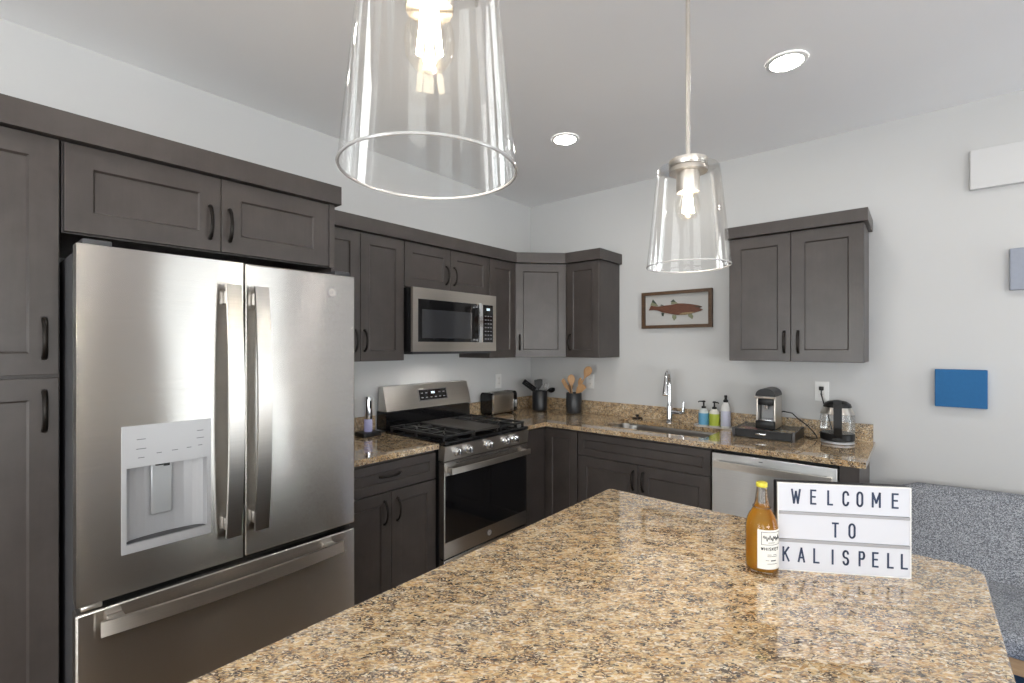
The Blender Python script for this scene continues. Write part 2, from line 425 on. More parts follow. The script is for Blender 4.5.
# ------------------------------------------------------------------ room shell
struct(MB().box(-0.3, RX+0.3, RY-0.3, 0.3, -0.1, 0).build('floor', M_FLOOR))
struct(MB().box(-0.3, RX+0.3, RY-0.3, 0.3, H, H+0.12).build('ceiling', M_CEIL))
struct(MB().box(-0.15, 0, RY, 0.15, 0, H).build('wall_left', M_WALL))
struct(MB().box(0, RX+0.15, 0, 0.15, 0, H).build('wall_back', M_WALL))
# right wall with a patio door and a window; front wall (behind the camera) with two windows
ys = [RY, -6.2, -3.6, -1.62, -0.05, 0.0]; zs = [0, 0.08, 0.6, 2.1, 2.15, H]
struct(MB().cells(ys, zs, lambda i, j: not ((i == 3 and j in (1, 2, 3)) or (i == 1 and j == 2)), lambda u, v, d: (d, u, v), RX, RX+0.15).build('wall_right', M_WALL))
xs = [-0.15, 0.7, 2.7, 3.6, 5.6, RX+0.15]; zs2 = [0, 0.35, 2.25, H]
struct(MB().cells(xs, zs2, lambda i, j: not (i in (1, 3) and j == 1), lambda u, v, d: (u, d, v), RY-0.15, RY).build('wall_front', M_WALL))
def window(name, f, u0, u1, v0, v1, mull=True):
    fr = MB(); w = 0.055
    um = (u0+u1)/2
    us = [u0, u0+w, um-w/2, um+w/2, u1-w, u1]; vs = [v0, v0+w, v1-w, v1]
    fr.cells(us, vs, lambda i, j: not (j == 1 and i in ((1, 3) if mull else (1, 2, 3))), f, 0.06, 0.11)
    o = struct(fr.build(name, M_TRIM))
    MB().cells([u0+w, u1-w], [v0+w, v1-w], lambda i, j: True, f, 0.083, 0.088).build('pane', M_PANE, o)
window('window_1', lambda u, v, d: (RX+d, u, v), -1.62, -0.05, 0.08, 2.15)
window('window_2', lambda u, v, d: (RX+d, u, v), -6.2, -3.6, 0.6, 2.1)
window('window_3', lambda u, v, d: (u, RY-d, v), 0.7, 2.7, 0.35, 2.25)
window('window_4', lambda u, v, d: (u, RY-d, v), 3.6, 5.6, 0.35, 2.25)
struct(MB().box(2.56, RX, -0.014, -0.0, 0.0, 0.10, 0.003).build('baseboard_back', M_TRIM))

# ------------------------------------------------------------------ cabinet pieces
def shaker(mb, O, A, B, C, w, h, st=0.066, th=0.019, rec=0.008, bev=0.0015):
    """one framed door: O is the lower left back corner, A along, B up, C outwards"""
    def P(a, b, c): return mb.bm.verts.new(V3(O) + A*a + B*b + C*c)
    def ring(i, c, ii=None): return [P(i, i, c), P(w-i, i, c), P(w-i, h-i, c), P(i, h-i, c)]
    R = [ring(0, 0), ring(0, th-bev), ring(bev, th), ring(st, th), ring(st+0.006, th-rec), ]
    mb.bm.faces.new(R[0][::-1])
    for a, b in zip(R, R[1:]):
        for j in range(4): mb.bm.faces.new((a[j], a[(j+1) % 4], b[(j+1) % 4], b[j]))
    mb.bm.faces.new(R[-1]); return mb
def slab_front(mb, O, A, B, C, w, h, th=0.019): return mb.obox(O, A, B, C, 0, w, 0, h, 0, th, 0.0015)
def pull(O, A, C, L=0.125, parent=None):
    """arched bar pull centred at O, along A, standing out along C"""
    O = V3(O); pts = []; n = 12
    for i in range(n+1):
        t = i/n; s = math.sin(PI*t)
        pts.append(O + A*(L*(t-0.5)) + C*(0.002+0.026*min(1.0, s**0.55)))
    rs = [0.0065+0.0015*abs(2*i/n-1)**2 for i in range(n+1)]
    m = MB(); m.tube(pts, rs, 8, flat=0.7, up=C)
    for sgn in (-1, 1): m.cyl(O + A*(L*sgn*0.5), O + A*(L*sgn*0.5) + C*0.006, 0.0085, 0.0075, 10)
    return m.build('handle', M_BLKMETAL, parent)
G = 0.0015
FX = 0.611   # front of the base carcasses; doors add 19 mm
UX = 0.308   # front of the upper carcasses

# pantry
t = thing('pantry_cabinet', 'tall dark wood pantry cabinet left of the refrigerator', 'cabinet', (0.002, -3.57, 0))
MB().box(0.002, FX, -3.868, -3.266, 0.10, 2.146).build('body', M_CAB, t)
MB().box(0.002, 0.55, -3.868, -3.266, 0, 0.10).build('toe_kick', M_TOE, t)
for z0, z1, hz in ((0.105, 1.372, 1.267), (1.383, 2.142, 1.498)):
    d = shaker(MB(), (FX, -3.866, z0), Y, Z, X, 0.597, z1-z0, 0.068).build('door', M_CAB, t)
    pull((FX+0.019, -3.303, hz), Z, X, 0.125, d)
# cabinet over the refrigerator with its right-hand tall panel
t = thing('over_fridge_cabinet', 'wide low dark wood cabinet above the refrigerator', 'cabinet', (0.002, -2.8, 1.846))
MB().box(0.002, FX, -3.262, -2.31, 1.846, 2.146).build('body', M_CAB, t)
MB().box(FX, FX+0.018, -2.338, -2.31, 1.846, 2.146, 0.001).build('filler_strip', M_CAB, t)
for y0, y1, hy in ((-3.257, -2.7985, -2.836), (-2.7955, -2.341, -2.766)):
    d = shaker(MB(), (FX, y0, 1.850), Y, Z, X, y1-y0, 0.291, 0.072).build('door', M_CAB, t)
    pull((FX+0.019, hy, 1.96), Z, X, 0.125, d)
tag(MB().box(0.002, FX+0.018, -2.328, -2.31, 0, 1.845, 0.001).build('fridge_end_panel', M_CAB, loc=(0.3, -2.32, 0)), 'tall dark wood panel closing the right side of the refrigerator bay', 'panel')
# crown board over pantry and refrigerator
def crown(name, outline, z0, z1, label):
    m = MB(); m.prism(outline, lambda u, v: (u, v, z0), lambda u, v: (u, v, z1)); m.bevel_all(0.0015, 1)
    return tag(m.build(name, M_CAB, loc=(outline[0][0], outline[0][1], z0)), label, 'molding')
crown('crown_molding', [(0.002, -3.87), (0.652, -3.87), (0.652, -2.288), (0.002, -2.288)], 2.147, 2.232, 'dark crown board running over the pantry and refrigerator cabinets')

# upper cabinets on the left wall
def upper(name, label, y0, y1, z0, z1, splits, handles, group=None, hz=None):
    t = thing(name, label, 'cabinet', (0.002, (y0+y1)/2, z0), group)
    MB().box(0.002, UX, y0, y1, z0, z1, 0.0008).build('body', M_CAB, t)
    for a, b, hy in zip(splits, splits[1:], handles):
        d = shaker(MB(), (UX, a+G, z0+G), Y, Z, X, b-a-2*G, z1-z0-2*G-0.004, 0.06).build('door', M_CAB, t)
        if hy is not None: pull((UX+0.019, hy, hz if hz else z0+0.12), Z, X, 0.118, d)
    return t
UZ0, UZ1 = 1.386, 2.130
upper('wall_cabinet', 'two-door dark wall cabinet between refrigerator and microwave', -2.288, -1.680, UZ0, UZ1, (-2.288, -1.985, -1.680), (-2.017, -1.956))
upper('wall_cabinet', 'short two-door dark wall cabinet directly above the microwave', -1.677, -0.914, 1.843, UZ1, (-1.677, -1.297, -0.914), (-1.334, -1.262), hz=1.950)
upper('wall_cabinet', 'narrow single-door dark wall cabinet right of the microwave', -0.911, -0.612, UZ0, UZ1, (-0.911, -0.612), (None,))
t = thing('corner_wall_cabinet', 'angled dark wall cabinet set across the room corner', 'cabinet', (0.2, -0.2, UZ0))
q = [(0.002, -0.002), (0.002, -0.609), (UX, -0.609), (0.609, -UX), (0.609, -0.002)]
MB().prism(q, lambda u, v: (u, v, UZ0), lambda u, v: (u, v, UZ1)).build('body', M_CAB, t)
A = V3((0.609-UX, 0.609-UX, 0)); L = A.length; A.normalize(); C = V3((1, -1, 0)).normalized()
d = shaker(MB(), V3((UX, -0.609, UZ0+G)) + A*0.012, A, Z, C, L-0.024, UZ1-UZ0-0.007, 0.06).build('door', M_CAB, t)
pull(V3((UX, -0.609, UZ0+0.12)) + A*0.045 + C*0.019, Z, C, 0.118, d)
t = thing('wall_cabinet', 'single-door dark wall cabinet right of the corner, with exposed side', 'cabinet', (0.76, -0.15, UZ0))
MB().box(0.612, 0.911, -UX, -0.002, UZ0, UZ1, 0.0008).build('body', M_CAB, t)
d = shaker(MB(), (0.612+G+0.003, -UX, UZ0+G), X, Z, -Y, 0.299-0.006, UZ1-UZ0-0.007, 0.06).build('door', M_CAB, t)
pull((0.651, -UX-0.019, UZ0+0.12), Z, -Y, 0.118, d)
e = 0.022; f0 = UX+0.019
crown('crown_molding', [(0.002, -2.286), (f0+e, -2.286), (f0+e, -0.609-0.012), (0.609+0.012, -f0-e), (0.911+e, -f0-e), (0.911+e, -0.002), (0.002, -0.002)], 2.131, 2.211, 'dark crown board turning the corner above the microwave run of cabinets')
# right hand wall cabinet
t = thing('wall_cabinet', 'separate two-door dark wall cabinet right of the fish picture', 'cabinet', (2.18, -0.15, UZ0))
MB().box(1.840, 2.524, -UX, -0.002, 1.384, 2.142, 0.0008).build('body', M_CAB, t)
for a, b, hx in ((1.841, 2.1785, 2.146), (2.1815, 2.523, 2.217)):
    d = shaker(MB(), (a, -UX, 1.386), X, Z, -Y, b-a, 0.752, 0.066).build('door', M_CAB, t)
    pull((hx, -UX-0.019, 1.499), Z, -Y, 0.125, d)
MB().box(1.820, 2.543, -f0-e, -0.002, 2.143, 2.212, 0.0015).build('crown_board', M_CAB, t)

# base cabinets
CZ = 0.884
t = thing('base_cabinet', 'dark base cabinet with drawer and two doors left of the range', 'cabinet', (0.3, -1.98, 0))
MB().box(0.002, FX, -2.296, -1.682, 0.10, CZ).build('body', M_CAB, t)
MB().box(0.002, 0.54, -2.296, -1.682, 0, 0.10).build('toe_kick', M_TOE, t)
d = shaker(MB(), (FX, -2.293, 0.715), Y, Z, X, 0.608, 0.150, 0.045).build('drawer', M_CAB, t)
pull((FX+0.019, -1.995, 0.797), Y, X, 0.125, d)
for a, b, hy in ((-2.293, -1.9905, -2.031), (-1.9875, -1.685, -1.950)):
    d = shaker(MB(), (FX, a, 0.105), Y, Z, X, b-a, 0.603, 0.06).build('door', M_CAB, t)
    pull((FX+0.019, hy, 0.605), Z, X, 0.118, d)
t = thing('corner_base_cabinet', 'dark L-shaped corner base cabinet between the range and sink cabinet', 'cabinet', (0.3, -0.4, 0))
q = [(0.002, -0.002), (0.002, -0.908), (FX, -0.908), (FX, -FX), (0.912, -FX), (0.912, -0.002)]
MB().prism(q, lambda u, v: (u, v, 0.10), lambda u, v: (u, v, CZ)).build('body', M_CAB, t)
q = [(0.002, -0.002), (0.002, -0.908), (0.54, -0.908), (0.54, -0.54), (0.912, -0.54), (0.912, -0.002)]
MB().prism(q, lambda u, v: (u, v, 0), lambda u, v: (u, v, 0.10)).build('toe_kick', M_TOE, t)
slab_front(MB(), (FX, -0.906, 0.105), Y, Z, X, 0.274, 0.765).build('door', M_CAB, t)
shaker(MB(), (FX+0.021, -FX, 0.105), X, Z, -Y, 0.276, 0.765, 0.06).build('door', M_CAB, t)
t = thing('sink_base_cabinet', 'dark base cabinet under the sink with a false drawer front', 'cabinet', (1.37, -0.3, 0))
q = [(0.915, -0.002), (0.915, -FX), (0.933, -FX), (0.933, -0.02), (1.811, -0.02), (1.811, -FX), (1.829, -FX), (1.829, -0.002)]
m = MB(); m.prism(q, lambda u, v: (u, v, 0.10), lambda u, v: (u, v, CZ)); m.box(0.933, 1.811, -FX, -0.02, 0.10, 0.118); m.box(0.933, 1.811, -FX, -FX+0.018, 0.68, CZ)
m.build('body', M_CAB, t)
MB().box(0.915, 1.829, -0.54, -0.002, 0, 0.10).build('toe_kick', M_TOE, t)
shaker(MB(), (0.918, -FX, 0.713), X, Z, -Y, 0.908, 0.155, 0.045).build('false_drawer_front', M_CAB, t)
for a, b, hx in ((0.918, 1.3705, 1.338), (1.3735, 1.826, 1.406)):
    d = shaker(MB(), (a, -FX, 0.105), X, Z, -Y, b-a, 0.602, 0.066).build('door', M_CAB, t)
    pull((hx, -FX-0.019, 0.605), Z, -Y, 0.118, d)
m = MB(); m.box(2.447, 2.528, -0.625, -0.002, 0.0, CZ, 0.001)
tag(m.build('cabinet_end_panel', M_CAB, loc=(2.49, -0.3, 0)), 'dark wood end panel right of the dishwasher', 'panel')

# ------------------------------------------------------------------ countertops
def counter_slab(us, vs, inside):
    m = MB(); m.cells(us, vs, inside, lambda u, v, d: (u, v, d), 0.885, 0.915); m.bevel_all(0.005, 2); return m
t = thing('countertop', 'short tan granite countertop between refrigerator and range', 'countertop', (0.3, -1.98, 0.885))
counter_slab([0.002, 0.655], [-2.298, -1.682], lambda i, j: True).build('slab', M_GRANITE_GOLD, t)
MB().box(0.002, 0.022, -2.298, -1.682, 0.9155, 1.017, 0.002).build('backsplash', M_GRANITE_HONED, t)
t = thing('countertop', 'L-shaped tan granite countertop with the sink cut-out', 'countertop', (0.6, -0.4, 0.885))
SX0, SX1, SY0, SY1 = 1.02, 1.755, -0.515, -0.135
cx_ = [0.002, 0.655, SX0, SX1, 2.555]; cy_ = [-0.908, -0.655, SY0, SY1, -0.002]
counter_slab(cx_, cy_, lambda i, j: (i == 0 or j >= 1) and not (i == 2 and j == 2)).build('slab', M_GRANITE_GOLD, t)
MB().cells([0.002, 0.022, 2.545], [-0.908, -0.022, -0.002], lambda i, j: i == 0 or j == 1, lambda u, v, d: (u, v, d), 0.9155, 1.017).build('backsplash', M_GRANITE_HONED, t)

# sink
t = thing('sink', 'stainless undermount sink set into the granite countertop', 'sink', (1.38, -0.32, 0.70))
m = MB()
a0, a1, b0, b1 = SX0-0.012, SX1+0.012, SY0-0.012, SY1+0.012
def rr(x0, x1, y0, y1, r, n=5):
    o = []
    for cx, cy, s0 in ((x1-r, y1-r, 0), (x0+r, y1-r, 1), (x0+r, y0+r, 2), (x1-r, y0+r, 3)):
        for i in range(n+1):
            a = (s0 + i/n)*PI/2; o.append((cx + r*math.cos(a), cy + r*math.sin(a)))
    return o
def loop_stack(mb, loops, cap0=True, cap1=True):
    rings = [[mb.bm.verts.new(V3(p)) for p in lp] for lp in loops]
    for A_, B_ in zip(rings, rings[1:]):
        n = len(A_)
        for j in range(n): mb.bm.faces.new((A_[j], A_[(j+1) % n], B_[(j+1) % n], B_[j]))
    if cap0: mb.bm.faces.new(rings[0][::-1])
    if cap1: mb.bm.faces.new(rings[-1])
    return mb
def L3(o, z): return [(p[0], p[1], z) for p in o]
loop_stack(m, [L3(rr(a0-.012, a1+.012, b0-.012, b1+.012, .06), 0.8835), L3(rr(a0, a1, b0, b1, .05), 0.8835), L3(rr(a0+.004, a1-.004, b0+.004, b1-.004, .05), 0.87),
               L3(rr(a0+.01, a1-.01, b0+.01, b1-.01, .05), 0.715), L3(rr(a0+.03, a1-.03, b0+.03, b1-.03, .05), 0.700)], cap0=False)
m.build('basin', M_SINK, t)
MB().lathe((1.38, -0.30, 0.7005), [(0.045, 0), (0.043, 0.003), (0.02, 0.001)], 20, True, True).build('drain', M_CHROME, t)

# ------------------------------------------------------------------ refrigerator
FY0, FYM, FY1 = -3.258, -2.801, -2.350
FRX = 0.87
t = thing('refrigerator', 'stainless french-door refrigerator with water dispenser', 'refrigerator', (0.45, -2.80, 0))
MB().box(0.03, 0.785, FY0+0.004, FY1-0.004, 0.02, 1.762, 0.004).build('case', M_DKGREY, t)
MB().box(0.787, 0.812, FY0+0.015, FY1-0.015, 0.06, 1.755).build('door_gasket', M_BLACK, t)
# left door with the dispenser opening
m = MB()
dy0, dy1, dz0, dz1 = -3.150, -2.913, 0.832, 1.217
m.cells([FY0, dy0, dy1, FYM-0.003], [0.704, dz0, dz1, 1.777], lambda i, j: not (i == 1 and j == 1), lambda u, v, d: (d, u, v), 0.812, FRX)
m.bevel_all(0.006, 3)
dl = m.build('door', M_STEEL, t)
# dispenser
nz1 = 1.092
m = MB()
m.cells([dy0-0.004, dy0+0.008, dy1-0.008, dy1+0.004], [dz0-0.006, dz0+0.022, nz1, dz1+0.006], lambda i, j: not (i == 1 and j == 1), lambda u, v, d: (d, u, v), 0.862, FRX+0.004)
m.bevel_all(0.003, 2)
fr = m.build('dispenser', M_GREYPL, dl)
m = MB()  # curved niche
prof = []
for i in range(13):
    a = PI*i/12
    prof.append((0.866-0.047*math.sin(a)**0.6, (dy0+dy1)/2 + math.cos(a)*(dy1-dy0-0.016)/2))
back = [(0.790, dy0-0.004), (0.790, dy1+0.004)]
vs0 = [m.bm.verts.new((p[0], p[1], dz0+0.022)) for p in prof]; vs1 = [m.bm.verts.new((p[0], p[1], nz1)) for p in prof]
for i in range(len(prof)-1): m.bm.faces.new((vs0[i], vs0[i+1], vs1[i+1], vs1[i]))
m.bm.faces.new(vs1)
m.build('niche', M_NICHE, dl)
m = MB(); vs = [m.bm.verts.new((p[0], p[1], dz0+0.022)) for p in prof]; vt = [m.bm.verts.new((p[0], p[1], dz0+0.006)) for p in prof]
m.bm.faces.new(vs)
for i in range(len(prof)): m.bm.faces.new((vs[i], vt[i], vt[(i+1) % len(prof)], vs[(i+1) % len(prof)]))
m.build('drip_tray', M_DKGREY, dl)
m = MB(); m.box(0.826, 0.836, -3.072, -3.012, 0.920, 1.086, 0.004); m.build('paddle', mat('frosted_paddle', (0.40, 0.41, 0.42), 0.4, 0.6), dl)
m = MB(); m.cyl((0.842, -3.030, 1.092), (0.842, -3.030, 1.078), 0.009, None, 12); m.cyl((0.842, -3.050, 1.092), (0.842, -3.050, 1.083), 0.012, None, 12); m.build('nozzle', M_BLACK, dl)
m = MB()
for (yy, zz, w) in ((-3.105, 1.178, .036), (-3.105, 1.148, .040), (-3.105, 1.120, .026), (-3.058, 1.128, .022), (-3.015, 1.130, .026), (-2.975, 1.132, .022), (-2.942, 1.185, .030), (-2.942, 1.160, .034), (-2.942, 1.135, .020)):
    MB().box(FRX+0.004, FRX+0.0044, yy-w*.32, yy+w*.32, zz, zz+0.0022).build('touch_mark', M_TEXTGREY, dl)
m = MB(); m.box(0.812, FRX, FYM+0.003, FY1, 0.704, 1.777, 0.006, 3)
dr = m.build('door', M_STEEL, t)
def emblem(mb, O, A, B, C, r):
    """round raised badge with a small script monogram"""
    O = V3(O)
    n = 28
    mb.tube([O + A*(r*math.cos(2*PI*i/n)) + B*(r*math.sin(2*PI*i/n)) + C*0.0015 for i in range(n)], r*0.09, 6, closed=True)
    for sx in (-1, 1):
        pts = []
        for i in range(15):
            a = 0.5 + i/14*5.2
            pts.append(O + A*(sx*r*0.30 + r*0.27*math.cos(a)) + B*(r*0.42*math.sin(a)) + C*0.0016)
        mb.tube(pts, r*0.055, 5)
    mb.tube([O + A*(-r*0.62) + B*(-r*0.12) + C*0.0016, O + A*0 + B*(r*0.02) + C*0.0016, O + A*(r*0.60) + B*(r*0.10) + C*0.0016], r*0.05, 5)
    return mb
m = MB(); m.lathe((FRX+0.0002, -2.457, 1.700), [(0.019, 0), (0.019, 0.0014)], 28, axis='x'); bd = m.build('badge', M_STEELB, dr)
emblem(MB(), (FRX+0.0002, -2.457, 1.700), Y, Z, X, 0.018).build('emblem', M_RAIL, dr)
m = MB(); m.box(0.812, FRX, FY0-0.002, FY1, 0.07, 0.681, 0.006, 3)
dw = m.build('freezer_drawer', M_STEEL, t)
MB().box(0.70, 0.80, FY0+0.01, FY1-0.01, 0.0, 0.06).build('base_grille', M_BLACK, t)
for y in (FY0+0.05, FY1-0.05):
    m = MB(); m.box(0.74, 0.855, y-0.035, y+0.035, 1.7785, 1.796, 0.004); m.build('hinge_cover', M_DKGREY, t)
for y in (FY0+0.03,):
    m = MB(); m.box(0.80, 0.866, y-0.02, y+0.03, 0.686, 0.700, 0.003); m.build('hinge', M_NICKEL, t)
def bow(p0, p1, out, bulge, n=16):
    p0, p1, out = V3(p0), V3(p1), V3(out)
    return [p0.lerp(p1, i/n) + out*bulge*(1-(2*i/n-1)**2) for i in range(n+1)]
for yc, dd in ((-2.852, dl), (-2.758, dr)):
    m = MB(); m.sweep_rect(bow((0.915, yc, 0.805), (0.915, yc, 1.690), X, 0.030), 0.048, 0.012, Y)
    m.bevel_all(0.0025, 2)
    m.box(FRX+0.001, 0.912, yc-0.018, yc+0.018, 1.625, 1.668, 0.003); m.box(FRX+0.001, 0.912, yc-0.018, yc+0.018, 0.825, 0.868, 0.003)
    m.build('handle', M_STEELH, dd)
m = MB(); m.sweep_rect(bow((0.918, -3.210, 0.640), (0.918, -2.435, 0.640), X, 0.026), 0.044, 0.012, Z); m.bevel_all(0.0025, 2)
m.box(FRX+0.001, 0.915, -3.19, -3.15, 0.624, 0.656, 0.003); m.box(FRX+0.001, 0.915, -2.495, -2.455, 0.624, 0.656, 0.003)
m.build('handle', M_STEELB, dw)

# ------------------------------------------------------------------ microwave
MX = 0.402
t = thing('microwave', 'stainless over-the-range microwave with black window', 'microwave', (0.2, -1.295, 1.44))
MB().box(0.004, MX-0.045, -1.672, -0.920, 1.440, 1.838, 0.003).build('body', M_BLACK, t)
MB().box(MX-0.043, MX-0.022, -1.668, -0.922, 1.446, 1.834).build('seal', M_BLACK, t)
m = MB(); m.cells([-1.672, -1.632, -1.098, -1.058, -0.952, -0.920], [1.440, 1.502, 1.768, 1.838], lambda i, j: not (j == 1 and i in (1, 3)), lambda u, v, d: (d, u, v), MX-0.020, MX)
m.bevel_all(0.002, 2)
fr = m.build('door', M_STEELB, t)
m = MB(); m.box(MX-0.016, MX-0.002, -1.632, -1.098, 1.502, 1.768); m.build('window_glass', M_BLACKGLOSS, fr)
m = MB(); m.box(MX-0.0018, MX-0.0010, -1.600, -1.165, 1.525, 1.705, 0.0004, 1); m.build('window_screen', mat('smoked_screen', (0.035, 0.036, 0.04), 0.10, 0, spec=0.9), fr)
m = MB(); m.sweep_rect(bow((MX+0.028, -1.118, 1.500), (MX+0.028, -1.118, 1.770), X, 0.012), 0.030, 0.012, Y); m.bevel_all(0.003, 2)
m.box(MX-0.001, MX+0.025, -1.130, -1.106, 1.508, 1.53, 0.002); m.box(MX-0.001, MX+0.025, -1.130, -1.106, 1.74, 1.762, 0.002); m.build('handle', M_CHROME, fr)
m = MB(); m.box(MX-0.016, MX-0.001, -1.058, -0.952, 1.502, 1.768); pn = m.build('control_panel', M_BLACKGLOSS, t)
MB().box(MX-0.001, MX-0.0005, -1.020, -0.985, 1.728, 1.745).build('display', M_DISPLAY, pn)
for r in range(7):
    for c in range(3): MB().box(MX-0.001, MX-0.0005, -1.038+c*0.028, -1.020+c*0.028, 1.522+r*0.027, 1.530+r*0.027).build('key', M_KEY, pn)
MB().lathe((MX+0.0002, -1.295, 1.800), [(0.011, 0), (0.011, 0.001)], 20, axis='x').build('badge', M_NICKEL, fr)
m = MB(); m.cells([0.02, 0.195, 0.235, MX-0.03], [-1.65, -1.36, -1.23, -0.94], lambda i, j: not (i == 1 and j == 1), lambda u, v, d: (u, v, d), 1.424, 1.4395); m.build('vent_grille', M_DKGREY, t)
MB().box(0.196, 0.234, -1.359, -1.231, 1.4385, 1.4395).build('cooktop_lamp', mat('lit_cooktop_lamp', (1, 1, 1), 0.5, 0, (1.0, 0.96, 0.90), 3.0), t)
hd_ = bpy.data.lights.new('cooktop_light', 'AREA'); hd_.shape = 'RECTANGLE'; hd_.size = 0.030; hd_.size_y = 0.12; hd_.energy = 1.0; hd_.color = (1.0, 0.96, 0.90)
ho = bpy.data.objects.new('cooktop_light', hd_); COL.objects.link(ho); ho.parent = t; ho.location = V3((0.215, -1.295, 1.4382)) - t.location

# ------------------------------------------------------------------ range
t = thing('range', 'stainless gas range with black oven door and five knobs', 'stove', (0.35, -1.295, 0))
RY0, RY1 = -1.676, -0.914
MB().box(0.03, 0.640, RY0+0.003, RY1-0.003, 0.03, 0.900).build('body', M_BLACK, t)
m = MB(); m.box(0.115, 0.700, RY0+0.002, RY1-0.002, 0.902, 0.925, 0.006, 2); m.build('cooktop', M_BLACKGLOSS, t)
# control panel and knobs
m = MB(); m.prism([(0.642, 0.815), (0.690, 0.815), (0.700, 0.90), (0.642, 0.90)], lambda u, v: (u, RY0, v), lambda u, v: (u, RY1, v)); m.bevel_all(0.002, 2)
m.build('control_panel', M_STEELB, t)
for ky in (-1.584, -1.494, -1.314, -1.153, -1.066):
    m = MB(); m.lathe((0.6955, ky, 0.860), [(0.026, 0), (0.027, 0.004), (0.023, 0.006), (0.021, 0.028), (0.018, 0.031)], 24, axis='x')
    m.box(0.715, 0.734, ky-0.004, ky+0.004, 0.842, 0.878, 0.0015)
    m.build('knob', M_CHROME, t)
# oven door
m = MB(); m.cells([RY0+0.003, RY0+0.012, RY1-0.012, RY1-0.003], [0.255, 0.345, 0.728, 0.806], lambda i, j: not (i == 1 and j == 1), lambda u, v, d: (d, u, v), 0.645, 0.687)
m.bevel_all(0.002, 2); od = m.build('oven_door', M_STEEL, t)
m = MB(); m.box(0.668, 0.686, RY0+0.0125, RY1-0.0125, 0.3455, 0.7275, 0.001); m.build('oven_glass', M_BLACKGLOSS, od)
m = MB()
for i in range(22):
    y = RY0+0.10+i*0.0265; m.box(0.6865, 0.6875, y, y+0.018, 0.790, 0.796)
m.build('vent_slots', M_BLACK, od)
m = MB(); m.sweep_rect(bow((0.728, RY0+0.022, 0.760), (0.728, RY1-0.022, 0.760), X, 0.010), 0.032, 0.014, Z); m.bevel_all(0.003, 2)
m.box(0.688, 0.726, RY0+0.03, RY0+0.06, 0.748, 0.772, 0.003); m.box(0.688, 0.726, RY1-0.06, RY1-0.03, 0.748, 0.772, 0.003); m.build('handle', M_STEELB, od)
m = MB(); m.lathe((0.6872, -1.295, 0.300), [(0.017, 0), (0.017, 0.0014)], 24, axis='x'); bd = m.build('badge', M_STEELB, od)
emblem(MB(), (0.6874, -1.295, 0.300), Y, Z, X, 0.016).build('emblem', M_RAIL, od)
m = MB(); m.box(0.645, 0.687, RY0+0.003, RY1-0.003, 0.06, 0.245, 0.003); m.build('storage_drawer', M_STEEL, t)
# backguard
m = MB(); m.prism([(0.024, 0.926), (0.125, 0.926), (0.125, 1.04), (0.078, 1.045), (0.024, 1.045)], lambda u, v: (u, RY0+0.004, v), lambda u, v: (u, RY1-0.004, v)); m.bevel_all(0.003, 2)
m.build('backguard_base', M_BLACKGLOSS, t)
m = MB(); m.prism([(0.028, 1.046), (0.122, 1.046), (0.078, 1.206), (0.028, 1.206)], lambda u, v: (u, RY0+0.012, v), lambda u, v: (u, RY1+0.010, v)); m.bevel_all(0.003, 2)
bg = m.build('backguard', M_STEELB, t)
SL = V3((-0.044, 0, 0.160)).normalized(); NN = V3((0.160, 0, 0.044)).normalized(); O0 = V3((0.122, -1.258, 1.046))
m = MB(); m.obox(O0, Y, SL, NN, -0.135, 0.135, 0.045, 0.132, 0.0005, 0.003, 0.001); m.build('display_frame', M_STEELH, bg)
m = MB(); m.obox(O0, Y, SL, NN, -0.125, 0.125, 0.052, 0.125, 0.003, 0.0042); dp = m.build('display_panel', M_BLACKGLOSS, t)
m = MB(); m.obox(O0, Y, SL, NN, -0.018, 0.016, 0.094, 0.110, 0.0043, 0.0048); m.build('clock_display', M_DISPLAY, dp)
for i in range(6):
    for j in range(2):
        if j == 1 and i in (2, 3): continue
        m = MB(); m.obox(O0, Y, SL, NN, -0.110+i*0.040, -0.092+i*0.040, 0.066+j*0.032, 0.073+j*0.032, 0.0043, 0.0047); m.build('key', M_KEY, dp)
# grates: two three-bar cast grates and a centre griddle
def grate(y0, y1):
    m = MB(); z = 0.952; r = 0.0065
    for y in (y0, (y0+y1)/2, y1): m.box(0.150, 0.672, y-r, y+r, z-0.008, z+0.006, 0.002, 1)
    for x in (0.150, 0.28, 0.411, 0.54, 0.672): m.box(x-r, x+r, y0, y1, z-0.008, z+0.005, 0.002, 1)
    for xc in (0.28, 0.54):
        for a in range(4):
            an = PI/4+a*PI/2; p = V3((xc, (y0+y1)/2, z+0.001))
            dv = V3((math.cos(an), math.sin(an), 0)); m.tube([p+dv*0.03, p+dv*0.095], 0.006, 6)
    for x in (0.160, 0.411, 0.662):
        for y in (y0, y1): m.box(x-r, x+r, y-r, y+r, 0.926, z)
    return m
grate(-1.655, -1.425).build('grate', M_IRON, t); grate(-1.165, -0.935).build('grate', M_IRON, t)
m = MB(); m.box(0.150, 0.672, -1.412, -1.178, 0.944, 0.958, 0.005, 2)
for y in (-1.40, -1.19):
    for x in (0.17, 0.65): m.box(x-.01, x+.01, y-.006, y+.006, 0.926, 0.945)
m.build('griddle', M_GRIDDLE, t)
for xc, yc, r in ((0.28, -1.54, .036), (0.54, -1.54, .045), (0.28, -1.05, .030), (0.54, -1.05, .048)):
    m = MB(); m.lathe((xc, yc, 0.9255), [(r*1.2, 0), (r*1.2, 0.006), (r, 0.008), (r, 0.014), (r*0.9, 0.016)], 20); m.build('burner', M_IRON, t)

